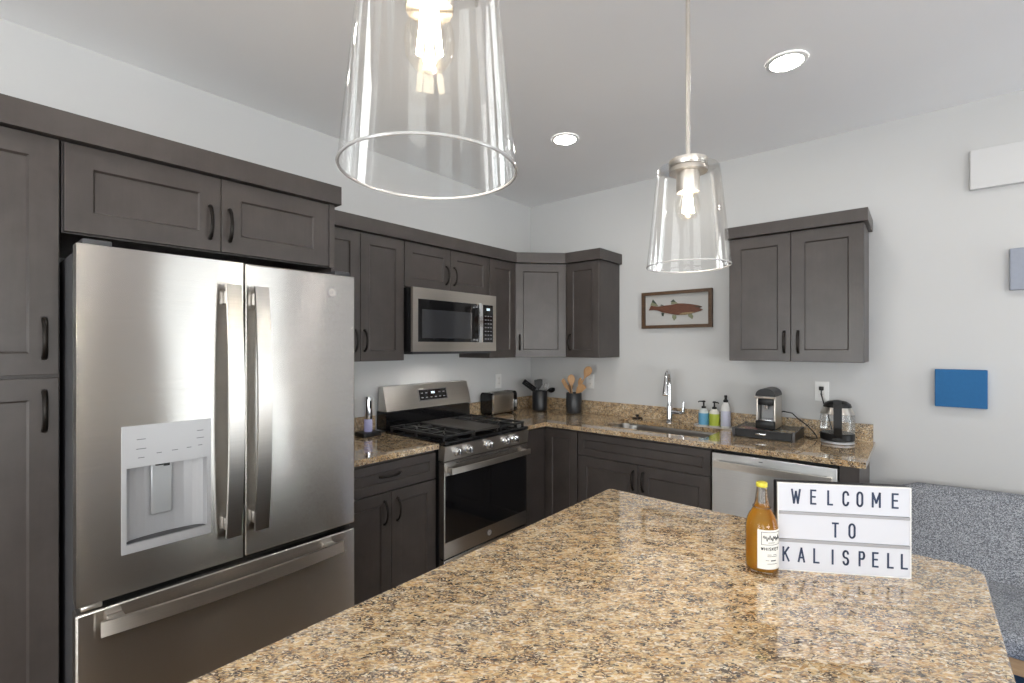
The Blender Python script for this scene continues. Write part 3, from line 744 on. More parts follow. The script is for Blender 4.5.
# ------------------------------------------------------------------ dishwasher
t = thing('dishwasher', 'stainless dishwasher with a bar handle right of the sink', 'dishwasher', (2.14, -0.3, 0))
MB().box(1.834, 2.444, -0.600, -0.03, 0.09, 0.872).build('tub', M_BLACK, t)
m = MB(); m.box(1.838, 2.441, -0.650, -0.602, 0.10, 0.866, 0.004, 2); dd = m.build('door', M_STEELD, t)
MB().box(1.838, 2.441, -0.57, -0.5, 0.0, 0.088).build('toe_plate', M_BLACK, t)
m = MB(); m.sweep_rect(bow((1.858, -0.684, 0.806), (2.421, -0.684, 0.806), -Y, 0.008), 0.036, 0.012, Z); m.bevel_all(0.002, 2)
m.box(1.856, 1.882, -0.682, -0.651, 0.790, 0.822, 0.002); m.box(2.397, 2.423, -0.682, -0.651, 0.790, 0.822, 0.002); m.build('handle', M_NICKEL, dd)
MB().box(2.085, 2.105, -0.6515, -0.6503, 0.842, 0.847).build('emblem', M_TEXTGREY, dd)

# ------------------------------------------------------------------ faucet and things around the sink
t = thing('faucet', 'chrome gooseneck kitchen faucet behind the sink', 'faucet', (1.36, -0.09, 0.916))
m = MB(); m.lathe((1.36, -0.09, 0.916), [(0.027, 0), (0.027, 0.006), (0.022, 0.010), (0.022, 0.115), (0.0165, 0.135), (0.0145, 0.20), (0.0135, 0.28)], 20); m.build('body', M_CHROME, t)
D = V3((0.25, -0.968, 0)); P0 = V3((1.36, -0.09, 1.19)); R = 0.088
pts = [P0] + [P0 + D*(R-R*math.cos(a)) + Z*(0.02+R*math.sin(a)) for a in [PI*i/14*0.93 for i in range(15)]]
pe = pts[-1]; dv = (pts[-1]-pts[-2]).normalized()
MB().tube(pts, 0.0125, 14).build('spout', M_CHROME, t)
m = MB(); m.tube([pe - dv*0.002, pe + dv*0.03, pe + dv*0.09, pe + dv*0.10], [0.0135, 0.016, 0.022, 0.020], 16); m.build('spray_head', M_CHROME, t)
m = MB(); m.tube([(1.375, -0.09, 0.995), (1.42, -0.09, 0.992), (1.452, -0.09, 0.994), (1.462, -0.09, 1.01), (1.464, -0.09, 1.075)], [0.014, 0.013, 0.014, 0.011, 0.008], 12); m.build('lever', M_CHROME, t)
t = thing('sink_stopper', 'small black sink stopper on the counter left of the faucet', 'stopper', (1.10, -0.075, 0.916))
MB().lathe((1.10, -0.075, 0.9157), [(0.040, 0), (0.041, 0.006), (0.036, 0.012), (0.018, 0.014)], 20).build('disc', M_BLACK, t)
MB().lathe((1.10, -0.075, 0.929), [(0.010, 0), (0.009, 0.008), (0.015, 0.013), (0.012, 0.021)], 14).build('knob', M_BLACK, t)
tag(MB().lathe((1.180, -0.300, 0.7002), [(0.020, 0), (0.021, 0.01), (0.025, 0.185), (0.026, 0.200), (0.0235, 0.200), (0.022, 0.18), (0.018, 0.012)], 24).build('cup', M_WHITEPL, loc=(1.180, -0.300, 0.7002)), 'tall white plastic cup standing inside the sink', 'cup')

t = tag(loop_stack(MB(), [L3(rr(1.543, 1.823, -0.122, -0.033, .03), 0.9157), L3(rr(1.536, 1.830, -0.129, -0.026, .035), 0.926), L3(rr(1.540, 1.826, -0.125, -0.030, .032), 0.926), L3(rr(1.550, 1.816, -0.115, -0.040, .025), 0.9195)]).build('soap_tray', M_CERAMIC, loc=(1.655, -0.088, 0.9157)), 'narrow white ceramic tray under the soap bottles', 'tray')
def pump_bottle(x, y, z, label, body_m, lab_m, spout_dir):
    t = thing('soap_bottle', label, 'bottle', (x, y, z))
    MB().lathe((x, y, z), [(0.030, 0), (0.034, 0.004), (0.034, 0.092), (0.030, 0.106), (0.018, 0.116), (0.014, 0.120)], 24).build('bottle_body', body_m, t)
    MB().lathe((x, y, z), [(0.0345, 0.008), (0.0348, 0.010), (0.0348, 0.086), (0.0345, 0.088)], 28, False, False).build('wrap_label', lab_m, t)
    m = MB(); m.lathe((x, y, z), [(0.015, 0.1202), (0.0155, 0.132), (0.006, 0.137), (0.0055, 0.162), (0.012, 0.163), (0.012, 0.171), (0.006, 0.174)], 16)
    m.tube([(x, y, z+0.168), (x+spout_dir*0.028, y-0.012, z+0.167), (x+spout_dir*0.034, y-0.014, z+0.161)], [0.005, 0.004, 0.0035], 8)
    m.build('pump', M_BLACK, t)
    return t
M_CLEARSOAP = mat('pale_bottle_plastic', (0.62, 0.66, 0.66), 0.25)
M_CREAM = mat('cream_bottle_plastic', (0.70, 0.69, 0.62), 0.3)
pump_bottle(1.599, -0.072, 0.9198, 'pump soap bottle with blue label on the white tray', M_CLEARSOAP, M_BLUELAB, -1)
pump_bottle(1.671, -0.072, 0.9198, 'pump soap bottle with green label on the white tray', M_CREAM, M_GREENLAB, 1)
t = thing('detergent_bottle', 'tall white dish soap bottle with black nozzle cap on the tray', 'bottle', (1.745, -0.070, 0.9198))
c = (1.745, -0.070, 0.9198)
MB().lathe(c, [(0.028, 0), (0.031, 0.004), (0.032, 0.12), (0.028, 0.145), (0.016, 0.166), (0.014, 0.172)], 24).build('bottle_body', M_WHITEPL, t)
MB().lathe(c, [(0.0318, 0.012), (0.0322, 0.014), (0.0324, 0.112), (0.0321, 0.114)], 28, False, False).build('wrap_label', M_LAVLAB, t)
MB().lathe(c, [(0.0155, 0.1722), (0.016, 0.186), (0.009, 0.192), (0.008, 0.204), (0.011, 0.206), (0.009, 0.220)], 16).build('cap', M_BLACK, t)

# ------------------------------------------------------------------ coffee drawer, machine, kettle
PX0, PX1, PY0, PY1 = 1.862, 2.202, -0.340, -0.045
t = thing('capsule_drawer', 'low black coffee capsule drawer with glass top under the coffee machine', 'drawer box', (2.03, -0.19, 0.916))
m = MB(); m.cells([PX0, PX0+0.008, PX1-0.008, PX1], [PY0+0.012, PY0+0.02, PY1-0.008, PY1], lambda i, j: not (i == 1 and j == 1), lambda u, v, d: (u, v, d), 0.920, 0.966)
m.box(PX0+0.001, PX1-0.001, PY0+0.013, PY1-0.001, 0.9165, 0.9198); m.build('case', M_BLACK, t)
m = MB()
for x in (PX0+0.007, PX1-0.007):
    for y in (PY0+0.007, PY1-0.007): m.box(x-0.008, x+0.008, y-0.008, y+0.008, 0.9158, 0.972, 0.002); m.build('corner_post', M_DKGREY, t); m = MB()
m = MB(); m.box(PX0+0.017, PX1-0.017, PY0+0.001, PY0+0.011, 0.920, 0.964, 0.002); df = m.build('drawer_front', M_BLACK, t)
m = MB(); m.box(1.995, 2.055, PY0-0.010, PY0+0.0005, 0.940, 0.950, 0.003); m.build('pull', M_CHROME, df)
MB().box(PX0+0.004, PX1-0.004, PY0+0.004, PY1-0.004, 0.9665, 0.9695, 0.001).build('glass_top', M_DRAWERGLASS, t)
cols = [((0.35, 0.02, 0.03), 'red'), ((0.45, 0.28, 0.08), 'gold'), ((0.10, 0.02, 0.05), 'dark purple'), ((0.42, 0.40, 0.36), 'silver')]
cms = [mat('capsule_'+n.replace(' ', '_'), c_, 0.3, 0.6) for c_, n in cols]
caps = {}
for i in range(8):
    for j in range(3):
        x = PX0+0.038+i*0.0378; y = PY0+0.045+j*0.040
        k = (0 if (i+2*j) % 4 in (0, 1) else (i*3+j) % 4) if i < 5 else (1 if (i+j) % 2 else 3)
        cl = cols[k][1]
        if k not in caps:
            o = MB().lathe((0, 0, 0), [(0.011, 0), (0.0155, 0.024), (0.018, 0.0255), (0.018, 0.027), (0.012, 0.0285)], 16).build('coffee_capsule', cms[k]); caps[k] = o
        else:
            o = caps[k].copy(); COL.objects.link(o)
        tag(o, cl + ' foil coffee capsule under the glass top of the black drawer', 'coffee capsule', 'coffee capsules in the drawer')
        o.location = (x, y, 0.9360)
# coffee machine (front faces the room)
cx0, cx1, cyf, cyb, cz = 1.984, 2.092, -0.305, -0.110, 0.9698
t = thing('coffee_machine', 'small black and silver capsule coffee machine on the black drawer', 'coffee machine', (1.98, -0.19, cz))
MB().box(cx0+0.012, cx1-0.012, -0.205, cyb, cz+0.001, cz+0.185, 0.006).build('core', M_BLACK, t)
m = MB(); m.box(cx0, cx0+0.011, cyf+0.02, cyb, cz+0.004, cz+0.188, 0.003); m.build('side_panel', M_STEELB, t)
m = MB(); m.box(cx1-0.011, cx1, cyf+0.02, cyb, cz+0.004, cz+0.188, 0.003); m.build('side_panel', M_STEELB, t)
m = MB(); m.box(cx0+0.001, cx1-0.001, cyf, -0.206, cz+0.001, cz+0.052, 0.006); m.build('drip_base', M_BLACK, t)
MB().box(cx0+0.012, cx1-0.012, cyf+0.012, -0.206, cz+0.0525, cz+0.057, 0.001).build('drip_grid', M_CHROME, t)
MB().box(cx0+0.014, cx1-0.014, -0.2075, -0.2055, cz+0.058, cz+0.14, 0.0005).build('backplate', mat('satin_grey_plate', (0.22, 0.22, 0.225), 0.4, 0.4), t)
m = MB(); m.box(cx0+0.012, cx1-0.012, cyf+0.022, -0.2055, cz+0.145, cz+0.187, 0.004); m.build('brew_head', M_BLACK, t)
m = MB(); m.cyl((2.038, -0.262, cz+0.146), (2.038, -0.262, cz+0.118), 0.012, 0.008, 14); m.build('spout', M_CHROME, t)
m = MB(); m.tube([(cx0-0.004, cyf+0.03, cz+0.192), (cx0-0.004, cyf+0.002, cz+0.192), (cx1+0.004, cyf+0.002, cz+0.192), (cx1+0.004, cyf+0.03, cz+0.192)], 0.006, 8)
m.box(cx0-0.001, cx1+0.001, cyf+0.008, cyb, cz+0.189, cz+0.199, 0.002); m.build('lever_handle', M_NICKEL, t)
m = MB()
q = [((cx0+cx1)/2 + 0.055*math.cos(PI*i/14), cz+0.200+0.047*math.sin(PI*i/14)**0.85) for i in range(15)]
m.prism(q, lambda u, v: (u, cyf+0.012, v), lambda u, v: (u, cyb, v)); m.bevel_all(0.005, 2)
m.build('top_cover', M_BLACK, t)
m = MB(); m.tube([(2.070, -0.112, 1.050), (2.095, -0.085, 1.062), (2.14, -0.06, 1.052), (2.17, -0.07, 1.026), (2.23, -0.09, 0.985), (2.27, -0.11, 0.945), (2.285, -0.13, 0.922), (2.26, -0.13, 0.9195), (2.22, -0.10, 0.9195)], 0.0035, 8); m.build('power_cord', M_BLACK, t)
# kettle
kx, ky, kz = 2.388, -0.165, 0.9155
t = thing('kettle', 'glass electric kettle with black lid and handle', 'kettle', (kx, ky, kz))
MB().lathe((kx, ky, kz), [(0.078, 0), (0.084, 0.003), (0.084, 0.012), (0.076, 0.016)], 32).build('power_base', M_GREYPL, t)
MB().lathe((kx, ky, kz), [(0.078, 0.0165), (0.084, 0.022), (0.085, 0.056), (0.080, 0.060)], 32).build('heater_base', M_BLACK, t)
MB().lathe((kx, ky, kz), [(0.0855, 0.0602), (0.0865, 0.075), (0.086, 0.12), (0.083, 0.168)], 36, False, False).build('jar', M_JAR, t)
MB().lathe((kx, ky, kz), [(0.083, 0.1685), (0.084, 0.172), (0.076, 0.190), (0.068, 0.206)], 36).build('steel_collar', M_STEELB, t)
MB().lathe((kx, ky, kz), [(0.069, 0.2065), (0.069, 0.213), (0.063, 0.228), (0.045, 0.240), (0.018, 0.246), (0.001, 0.2465)], 32).build('lid', M_BLACK, t)
hd = V3((0.12, -0.99, 0)).normalized(); kc = V3((kx, ky, kz))
m = MB(); m.sweep_rect([kc + hd*0.058 + Z*0.236, kc + hd*0.098 + Z*0.228, kc + hd*0.112 + Z*0.205, kc + hd*0.112 + Z*0.10, kc + hd*0.105 + Z*0.065, kc + hd*0.084 + Z*0.045], 0.040, 0.016, hd.cross(Z)); m.bevel_all(0.004, 2); m.build('handle', M_BLACK, t)
m = MB(); m.tube([kc - hd*0.066 + Z*0.186, kc - hd*0.082 + Z*0.198, kc - hd*0.094 + Z*0.205], [0.024, 0.015, 0.007], 12); m.build('spout', M_STEELB, t)
m = MB(); m.tube([(2.291, -0.030, 1.212), (2.293, -0.042, 1.180), (2.305, -0.045, 1.13), (2.325, -0.042, 1.07), (2.345, -0.04, 0.98), (2.352, -0.045, 0.925), (2.37, -0.075, 0.921)], 0.0035, 8)
m.box(2.279, 2.303, -0.036, -0.0105, 1.202, 1.226, 0.004); m.build('power_cord', M_BLACK, t)

def outlet(O, A, C, label, holes=True):
    O = V3(O)
    t = thing('wall_outlet', label, 'outlet', O, None)
    m = MB(); m.obox(O, A, Z, C, -0.037, 0.037, -0.060, 0.060, 0.001, 0.007, 0.002); m.build('plate', M_WHITEPL, t)
    m = MB(); m.obox(O, A, Z, C, -0.017, 0.017, -0.036, 0.036, 0.007, 0.0085, 0.0005); p = m.build('socket', M_CERAMIC, t)
    m = MB()
    for zc in (-0.02, 0.02):
        for s in (-1, 1): m.obox(O, A, Z, C, s*0.006-0.001, s*0.006+0.001, zc-0.002, zc+0.006, 0.0086, 0.0089)
    m.build('slots', M_TEXTGREY, p)
outlet((0, -0.454, 1.176), Y, X, 'white wall outlet above the toaster')
outlet((0.640, 0, 1.178), X, -Y, 'white wall outlet behind the wooden spoons')
outlet((2.291, 0, 1.196), X, -Y, 'white wall outlet above the kettle with a black plug')

# ------------------------------------------------------------------ toaster, crocks, utensils, opener
t = thing('toaster', 'stainless long-slot toaster with black ends beside the range', 'toaster', (0.096, -0.548, 0.9155))
def yz_rr(y0, y1, r0): pass
def rr_xz(x0, x1, z0, z1, r): return [(p[0], p[1]) for p in rr(x0, x1, z0, z1, r, 5)]
TX0, TX1, TY0, TY1 = 0.034, 0.158, -0.705, -0.390
m = MB(); m.prism(rr_xz(TX0+0.003, TX1-0.003, 0.926, 1.096, 0.026), lambda u, v: (u, TY0+0.030, v), lambda u, v: (u, TY1-0.040, v)); sh = m.build('shell', M_STEELB, t)
m = MB(); m.prism(rr_xz(TX0, TX1, 0.922, 1.100, 0.028), lambda u, v: (u, TY0, v), lambda u, v: (u, TY0+0.012, v)); m.bevel_all(0.004, 2); m.build('end_cap', M_BLACKGLOSS, t)
m = MB(); m.prism(rr_xz(TX0, TX1, 0.922, 1.100, 0.028), lambda u, v: (u, TY1-0.0395, v), lambda u, v: (u, TY1, v)); m.bevel_all(0.004, 2); m.build('end_cap', M_BLACKGLOSS, t)
m = MB(); m.prism(rr_xz(TX0+0.0005, TX1-0.0005, 0.9225, 1.0995, 0.028), lambda u, v: (u, TY0+0.0125, v), lambda u, v: (u, TY0+0.0295, v)); m.build('chrome_band', M_CHROME, t)
for x in (0.070, 0.122): MB().box(x-0.012, x+0.012, TY0+0.06, TY1-0.06, 1.0955, 1.0968).build('slot', M_BLACK, t)
MB().box(TX1-0.002, TX1+0.018, TY1-0.026, TY1-0.014, 0.965, 1.03, 0.003).build('lever', M_CHROME, t)
MB().box(TX1-0.0028, TX1-0.0022, TY1-0.085, TY1-0.055, 0.946, 0.951).build('badge_print', M_TEXTGREY, t)
for x in (0.055, 0.137):
    for y in (TY0+0.03, TY1-0.03): MB().cyl((x, y, 0.9157), (x, y, 0.9225), 0.010, None, 10).build('foot', M_BLACK, t)

def crock(x, y, label):
    return tag(MB().lathe((x, y, 0.9157), [(0.058, 0), (0.063, 0.004), (0.065, 0.012), (0.065, 0.168), (0.063, 0.171), (0.060, 0.168), (0.059, 0.012)], 36).build('utensil_crock', M_CROCK, loc=(x, y, 0.9157)), label, 'crock')
crock(0.235, -0.172, 'black utensil crock holding black cooking tools in the corner')
crock(0.555, -0.125, 'black utensil crock holding wooden spoons')
def utensil(name, label, p0, p1, head, hl, hw, material, cat, rh=0.005, nrm=(0.6, -0.75, 0.2), hd=None):
    """handle from p0 (in the crock) to p1 (start of head); the head continues along the same line"""
    p0, p1 = V3(p0), V3(p1); d = (p1-p0).normalized(); n = V3(nrm); n = (n - d*n.dot(d)).normalized(); s = d.cross(n)
    t = thing(name, label, cat, p0)
    if hd is not None:
        d = V3(hd).normalized(); n = V3(nrm); n = (n - d*n.dot(d)).normalized(); s = d.cross(n)
    MB().tube([p0, p0.lerp(p1, 0.5), p1, p1 + d*0.01], [rh*0.8, rh, rh*0.9, rh*0.8], 10).build('handle', material, t)
    m = MB()
    if head == 'spoon':
        k = 12; outl = []
        for i in range(k+1):
            tt = i/k; w = 0.005 + (hw*0.5-0.005)*math.sin(PI/2*tt/0.6)**1.3 if tt < 0.6 else max(0.003, hw*0.5*math.sqrt(max(0, 1-((tt-0.6)/0.4)**2)))
            c_ = p1 + d*(hl*tt) - n*(0.006*math.sin(PI*tt)); outl.append((c_, w))
        rings = []
        for c_, w in outl: rings.append([c_ + s*w*math.cos(a) + n*(0.0045*math.sin(a)) for a in [2*PI*j/12 for j in range(12)]])
        loop_stack(m, rings)
    elif head == 'turner':
        for (a0, a1) in ((-0.5, -0.18), (-0.12, 0.12), (0.18, 0.5)):
            m.obox(p1, s, d, n, a0*hw, a1*hw, 0.012, hl*0.9, -0.0015, 0.0015)
        m.obox(p1, s, d, n, -0.5*hw, 0.5*hw, hl*0.88, hl, -0.0015, 0.0015); m.obox(p1, s, d, n, -0.5*hw, 0.5*hw, -0.005, 0.016, -0.0015, 0.0015)
    elif head == 'flat':
        m.prism([(-0.15*hw, 0), (0.15*hw, 0), (0.5*hw, hl*0.4), (0.5*hw, hl*0.95), (0.2*hw, hl), (-0.5*hw, hl*0.9), (-0.5*hw, hl*0.4)], lambda u, v: p1 + s*u + d*v - n*0.002, lambda u, v: p1 + s*u + d*v + n*0.002)
        m.bevel_all(0.001, 1)
    elif head == 'whisk':
        for a in range(5):
            an = PI*a/5; w = s*math.cos(an) + n*math.sin(an)
            m.tube([p1 + d*(hl*(0.5-0.5*math.cos(PI*i/10)) if i <= 10 else 0) + w*(hw*0.5*math.sin(PI*min(i, 10)/10)**0.8*1.0) for i in range(11)], 0.0012, 5)
            m.tube([p1 + d*(hl*(0.5-0.5*math.cos(PI*i/10))) - w*(hw*0.5*math.sin(PI*i/10)**0.8) for i in range(11)], 0.0012, 5)
    elif head == 'ladle':
        c_ = p1 + d*0.02
        m.lathe((0, 0, 0), [(0.004, -0.02), (0.018, -0.018), (0.030, -0.008), (0.033, 0.006), (0.030, 0.006), (0.026, -0.006), (0.004, -0.015)], 18, True, True)
        for v in m.bm.verts: v.co = c_ + d*(0.02+v.co.x) + s*v.co.y + n*v.co.z
    m.build('head', material if head != 'whisk' else M_CHROME, t)
    return t
vn = (0.55, -0.80, 0.25)
C1 = V3((0.235, -0.172, 0)); C2 = V3((0.555, -0.125, 0))
utensil('slotted_turner', 'black slotted turner leaning left out of the corner crock', (0.252, -0.158, 0.93), (0.203, -0.200, 1.095), 'turner', 0.125, 0.060, M_BLACK, 'utensil', nrm=(0.45, -0.45, 0.75), hd=(-0.58, -0.46, 0.55))
utensil('cooking_spoon', 'black cooking spoon standing upright in the corner crock', (0.245, -0.195, 0.93), (0.228, -0.180, 1.105), 'flat', 0.085, 0.072, M_BLACK, 'utensil', nrm=vn)
utensil('whisk', 'wire whisk with chrome loops in the corner crock', (0.225, -0.165, 0.93), (0.262, -0.140, 1.075), 'whisk', 0.085, 0.050, M_BLACK, 'utensil')
utensil('ladle', 'black ladle tilted to the right in the corner crock', (0.212, -0.182, 0.93), (0.282, -0.130, 1.085), 'ladle', 0.06, 0.06, M_BLACK, 'utensil', nrm=(0.2, -0.3, 0.9), hd=(0.78, 0.55, 0.22))
utensil('wooden_spoon', 'tallest wooden spoon, leaning right in the crock', (0.505, -0.125, 0.93), (0.661, -0.130, 1.213), 'spoon', 0.110, 0.066, M_SPOON, 'utensil', nrm=vn)
utensil('wooden_spoon', 'broad wooden spoon standing upright at the middle of the crock', (0.560, -0.145, 0.93), (0.543, -0.140, 1.140), 'spoon', 0.100, 0.062, M_SPOON, 'utensil', nrm=vn)
utensil('wooden_spatula', 'slim wooden spatula leaning left out of the crock', (0.575, -0.110, 0.93), (0.508, -0.118, 1.090), 'flat', 0.130, 0.032, M_SPOON, 'utensil', nrm=vn, hd=(-0.58, 0.0, 0.81))
utensil('wooden_spoon', 'dark brown wooden spoon in the wooden spoon crock', (0.535, -0.150, 0.93), (0.510, -0.105, 1.090), 'spoon', 0.080, 0.042, M_SPOOND, 'utensil', nrm=vn)
utensil('wooden_paddle', 'narrow wooden paddle between the two big wooden spoons', (0.575, -0.105, 0.93), (0.600, -0.110, 1.115), 'spoon', 0.100, 0.036, M_SPOON, 'utensil', nrm=vn)
utensil('wooden_turner', 'short wooden turner leaning right below the tallest spoon', (0.535, -0.150, 0.93), (0.598, -0.150, 1.092), 'flat', 0.100, 0.058, M_SPOON, 'utensil', nrm=vn, hd=(0.66, 0.0, 0.62))

tag(loop_stack(MB(), [L3(rr(0.068, 0.178, -1.868, -1.738, .015), 0.9157), L3(rr(0.065, 0.181, -1.871, -1.735, .018), 0.922), L3(rr(0.068, 0.178, -1.868, -1.738, .015), 0.938), L3(rr(0.075, 0.171, -1.861, -1.745, .012), 0.940)]).build('charging_base', M_BLACK, loc=(0.12, -1.80, 0.9157)), 'square black charging base under the electric wine opener', 'charging base')
t = thing('wine_opener', 'slim chrome electric wine opener standing on the black base', 'wine opener', (0.12, -1.80, 0.9405))
c = (0.12, -1.80, 0.9405)
MB().lathe(c, [(0.024, 0.078), (0.0245, 0.082), (0.0245, 0.205), (0.022, 0.218), (0.010, 0.222)], 28).build('barrel', M_CHROME, t)
MB().lathe(c, [(0.024, 0.0), (0.026, 0.004), (0.025, 0.0775)], 28).build('lit_sleeve', M_VIOLET, t)
m = MB(); m.box(0.140, 0.1465, -1.806, -1.794, 1.085, 1.135, 0.002); m.build('button', M_BLACK, t)

# ------------------------------------------------------------------ wall art
fx0, fx1, fz0, fz1 = 1.115, 1.641, 1.609, 1.885
t = thing('framed_picture', 'framed wooden fish picture on the wall above the faucet', 'picture', (1.378, -0.015, fz0))
m = MB(); w = 0.024; m.cells([fx0, fx0+w, fx1-w, fx1], [fz0, fz0+w, fz1-w, fz1], lambda i, j: not (i == 1 and j == 1), lambda u, v, d: (u, d, v), -0.035, -0.003); m.bevel_all(0.002, 1); m.build('frame', M_FRAME, t)
m = MB(); m.box(fx0+w, fx1-w, -0.012, -0.004, fz0+w, fz1-w); m.build('backing', M_MATBOARD, t)
FW, FH = fx1-fx0, fz1-fz0
def fish_poly(pts, y0, y1, name, mt):
    out = []
    for px, py in pts:
        fx = (px-25)/865; top = 165-65*fx; bot = 605-20*fx; out.append((fx0 + FW*fx, fz1 - FH*(py-top)/(bot-top)))
    m = MB(); m.prism(out, lambda u, v: (u, y0, v), lambda u, v: (u, y1, v)); m.bevel_all(0.0015, 1)
    return m.build(name, mt, t)
fish_poly([(110, 378), (140, 318), (165, 322), (235, 330), (300, 318), (400, 308), (480, 290), (560, 290), (640, 298), (720, 312), (775, 328), (752, 340), (738, 352), (780, 362), (760, 380), (700, 400), (640, 418), (570, 432), (500, 434), (440, 430), (370, 415), (290, 402), (230, 380), (170, 372)], -0.019, -0.0125, 'fish_body', M_FISH)
fish_poly([(130, 316), (150, 275), (215, 300), (235, 326)], -0.0185, -0.0125, 'tail_fin', M_FISHPALE)
fish_poly([(150, 274), (165, 240), (205, 285), (213, 300)], -0.0185, -0.0125, 'tail_tip', M_FISHDARK)
fish_poly([(398, 302), (402, 270), (460, 270), (480, 288)], -0.0185, -0.0125, 'dorsal_fin', M_FISHPALE)
fish_poly([(388, 272), (428, 240), (455, 270)], -0.0185, -0.0125, 'dorsal_tip', M_FISHDARK)
fish_poly([(262, 318), (270, 303), (300, 312), (300, 318)], -0.0185, -0.0125, 'adipose_fin', M_FISHDARK)
fish_poly([(275, 405), (310, 408), (300, 445), (282, 445)], -0.0185, -0.0125, 'anal_fin', M_FISHDARK)
fish_poly([(415, 432), (460, 434), (462, 470), (435, 503), (412, 465)], -0.0185, -0.0125, 'belly_fin', M_FISHPALE)
fish_poly([(605, 424), (650, 418), (668, 450), (655, 485), (612, 455)], -0.0185, -0.0125, 'belly_fin', M_FISHPALE)
fish_poly([(500, 425), (540, 405), (640, 395), (690, 398), (640, 416), (570, 430), (510, 432)], -0.0215, -0.0192, 'belly_panel', wood_light('pale_brown_wood', (0.22, 0.15, 0.07), (0.30, 0.22, 0.12)))
fish_poly([(690, 322), (735, 326), (765, 330), (740, 338), (700, 336)], -0.0215, -0.0192, 'head_panel', M_FISHDARK)
def canvas_thing(name, label, x0, x1, z0, z1, m_, d=0.035):
    m = MB(); m.box(x0, x1, -d, -0.002, z0, z1, 0.003); tag(m.build(name, m_, loc=((x0+x1)/2, -0.002, z0)), label, 'wall canvas')
canvas_thing('wall_canvas', 'plain blue square canvas on the wall right of the counter', 2.814, 3.018, 1.149, 1.350, M_BLUE)
canvas_thing('wall_canvas', 'plain grey canvas cut off at the picture edge', 3.098, 3.302, 1.757, 1.966, M_GREYC)
canvas_thing('wall_canvas', 'plain white wide canvas high on the wall', 2.952, 3.40, 2.293, 2.498, M_WHITEC)

# ------------------------------------------------------------------ ceiling lights
def downlight(x, y, r, label):
    t = thing('recessed_light', label, 'ceiling light', (x, y, H))
    MB().lathe((x, y, H), [(r, -0.0005), (r*0.98, -0.006), (r*0.80, -0.009), (r*0.76, -0.004)], 32, False, False).build('trim_ring', M_TRIM, t)
    MB().lathe((x, y, H), [(r*0.77, -0.0045), (r*0.77, -0.0035)], 32).build('lens', M_DOWN, t)
downlight(2.292, -1.042, 0.085, 'round recessed ceiling light nearest the white wall canvas')
downlight(1.072, -1.019, 0.085, 'round recessed ceiling light nearest the room corner')
downlight(1.072, -3.080, 0.085, 'round recessed ceiling light above the refrigerator, outside the view')
downlight(3.60, -1.042, 0.085, 'round recessed ceiling light above the sofa, outside the view')

PZ0 = 1.670
def pendant(x, y, label):
    t = thing('pendant_light', label, 'pendant light', (x, y, PZ0))
    c = (x, y, PZ0)
    # glass shade with real wall thickness, open below
    m = MB(); m.lathe(c, [(0.0985, 0.002), (0.0735, 0.238), (0.070, 0.243), (0.042, 0.246)], 64, False, False); sh = m.build('glass_shade', M_GLASS, t)
    m = MB(); n = 72; m.tube([V3(c) + V3((0.0982*math.cos(2*PI*i/n), 0.0982*math.sin(2*PI*i/n), 0.001)) for i in range(n)], 0.0017, 8, closed=True); m.build('rim', M_RIM, sh)
    m = MB(); m.lathe(c, [(0.044, 0.2445), (0.045, 0.247), (0.045, 0.262), (0.030, 0.266), (0.010, 0.268)], 36); m.lathe(c, [(0.045, 0.232), (0.045, 0.2425)], 36); m.build('cap', M_NICKEL, t)
    m = MB(); m.lathe(c, [(0.0265, 0.183), (0.0275, 0.186), (0.0275, 0.2315)], 28); m.build('socket', M_NICKEL, t)
    m = MB(); m.cyl((x, y, PZ0+0.268), (x, y, H-0.025), 0.0055, None, 12); m.build('rod', M_NICKEL, t)
    m = MB(); m.lathe((x, y, H), [(0.062, -0.0005), (0.062, -0.014), (0.050, -0.022), (0.010, -0.026)], 36); m.build('canopy', M_NICKEL, t)
    # bulb: screw base, clear globe and glowing filaments
    m = MB(); m.lathe(c, [(0.013, 0.2225), (0.0135, 0.206), (0.012, 0.202)], 20); bb = m.build('bulb', M_BULBCORE, t)
    prof = [(r_, h_ + 0.042) for r_, h_ in ((0.0125, 0.160), (0.0145, 0.150), (0.022, 0.134), (0.0275, 0.116), (0.0285, 0.104), (0.0265, 0.090), (0.019, 0.079), (0.009, 0.0745), (0.001, 0.0735))]
    m = MB(); m.lathe(c, prof, 32, False, False); m.build('globe', M_BULBGLASS, bb)
    m = MB()
    for k in range(4):
        a = PI/4 + k*PI/2
        m.tube([V3(c) + V3((0.006*math.cos(a), 0.006*math.sin(a), 0.188)), V3(c) + V3((0.012*math.cos(a), 0.012*math.sin(a), 0.133))], 0.0034, 8)
    m.tube([V3(c) + V3((0, 0, 0.198)), V3(c) + V3((0, 0, 0.172)), V3(c) + V3((0, 0, 0.150))], [0.004, 0.003, 0.002], 8)
    m.build('filament', M_FILAMENT, bb)
    d_ = bpy.data.lights.new('bulb_light', 'POINT'); d_.energy = 15; d_.color = (1.0, 0.89, 0.74); d_.shadow_soft_size = 0.006
    lo = bpy.data.objects.new('bulb_light', d_); COL.objects.link(lo); lo.location = (0, 0, 0.160); lo.parent = t
pendant(2.3265, -3.144, 'nearest clear glass pendant light, large at the top of the view')
pendant(2.314, -2.315, 'farther clear glass pendant light hanging on a full rod')

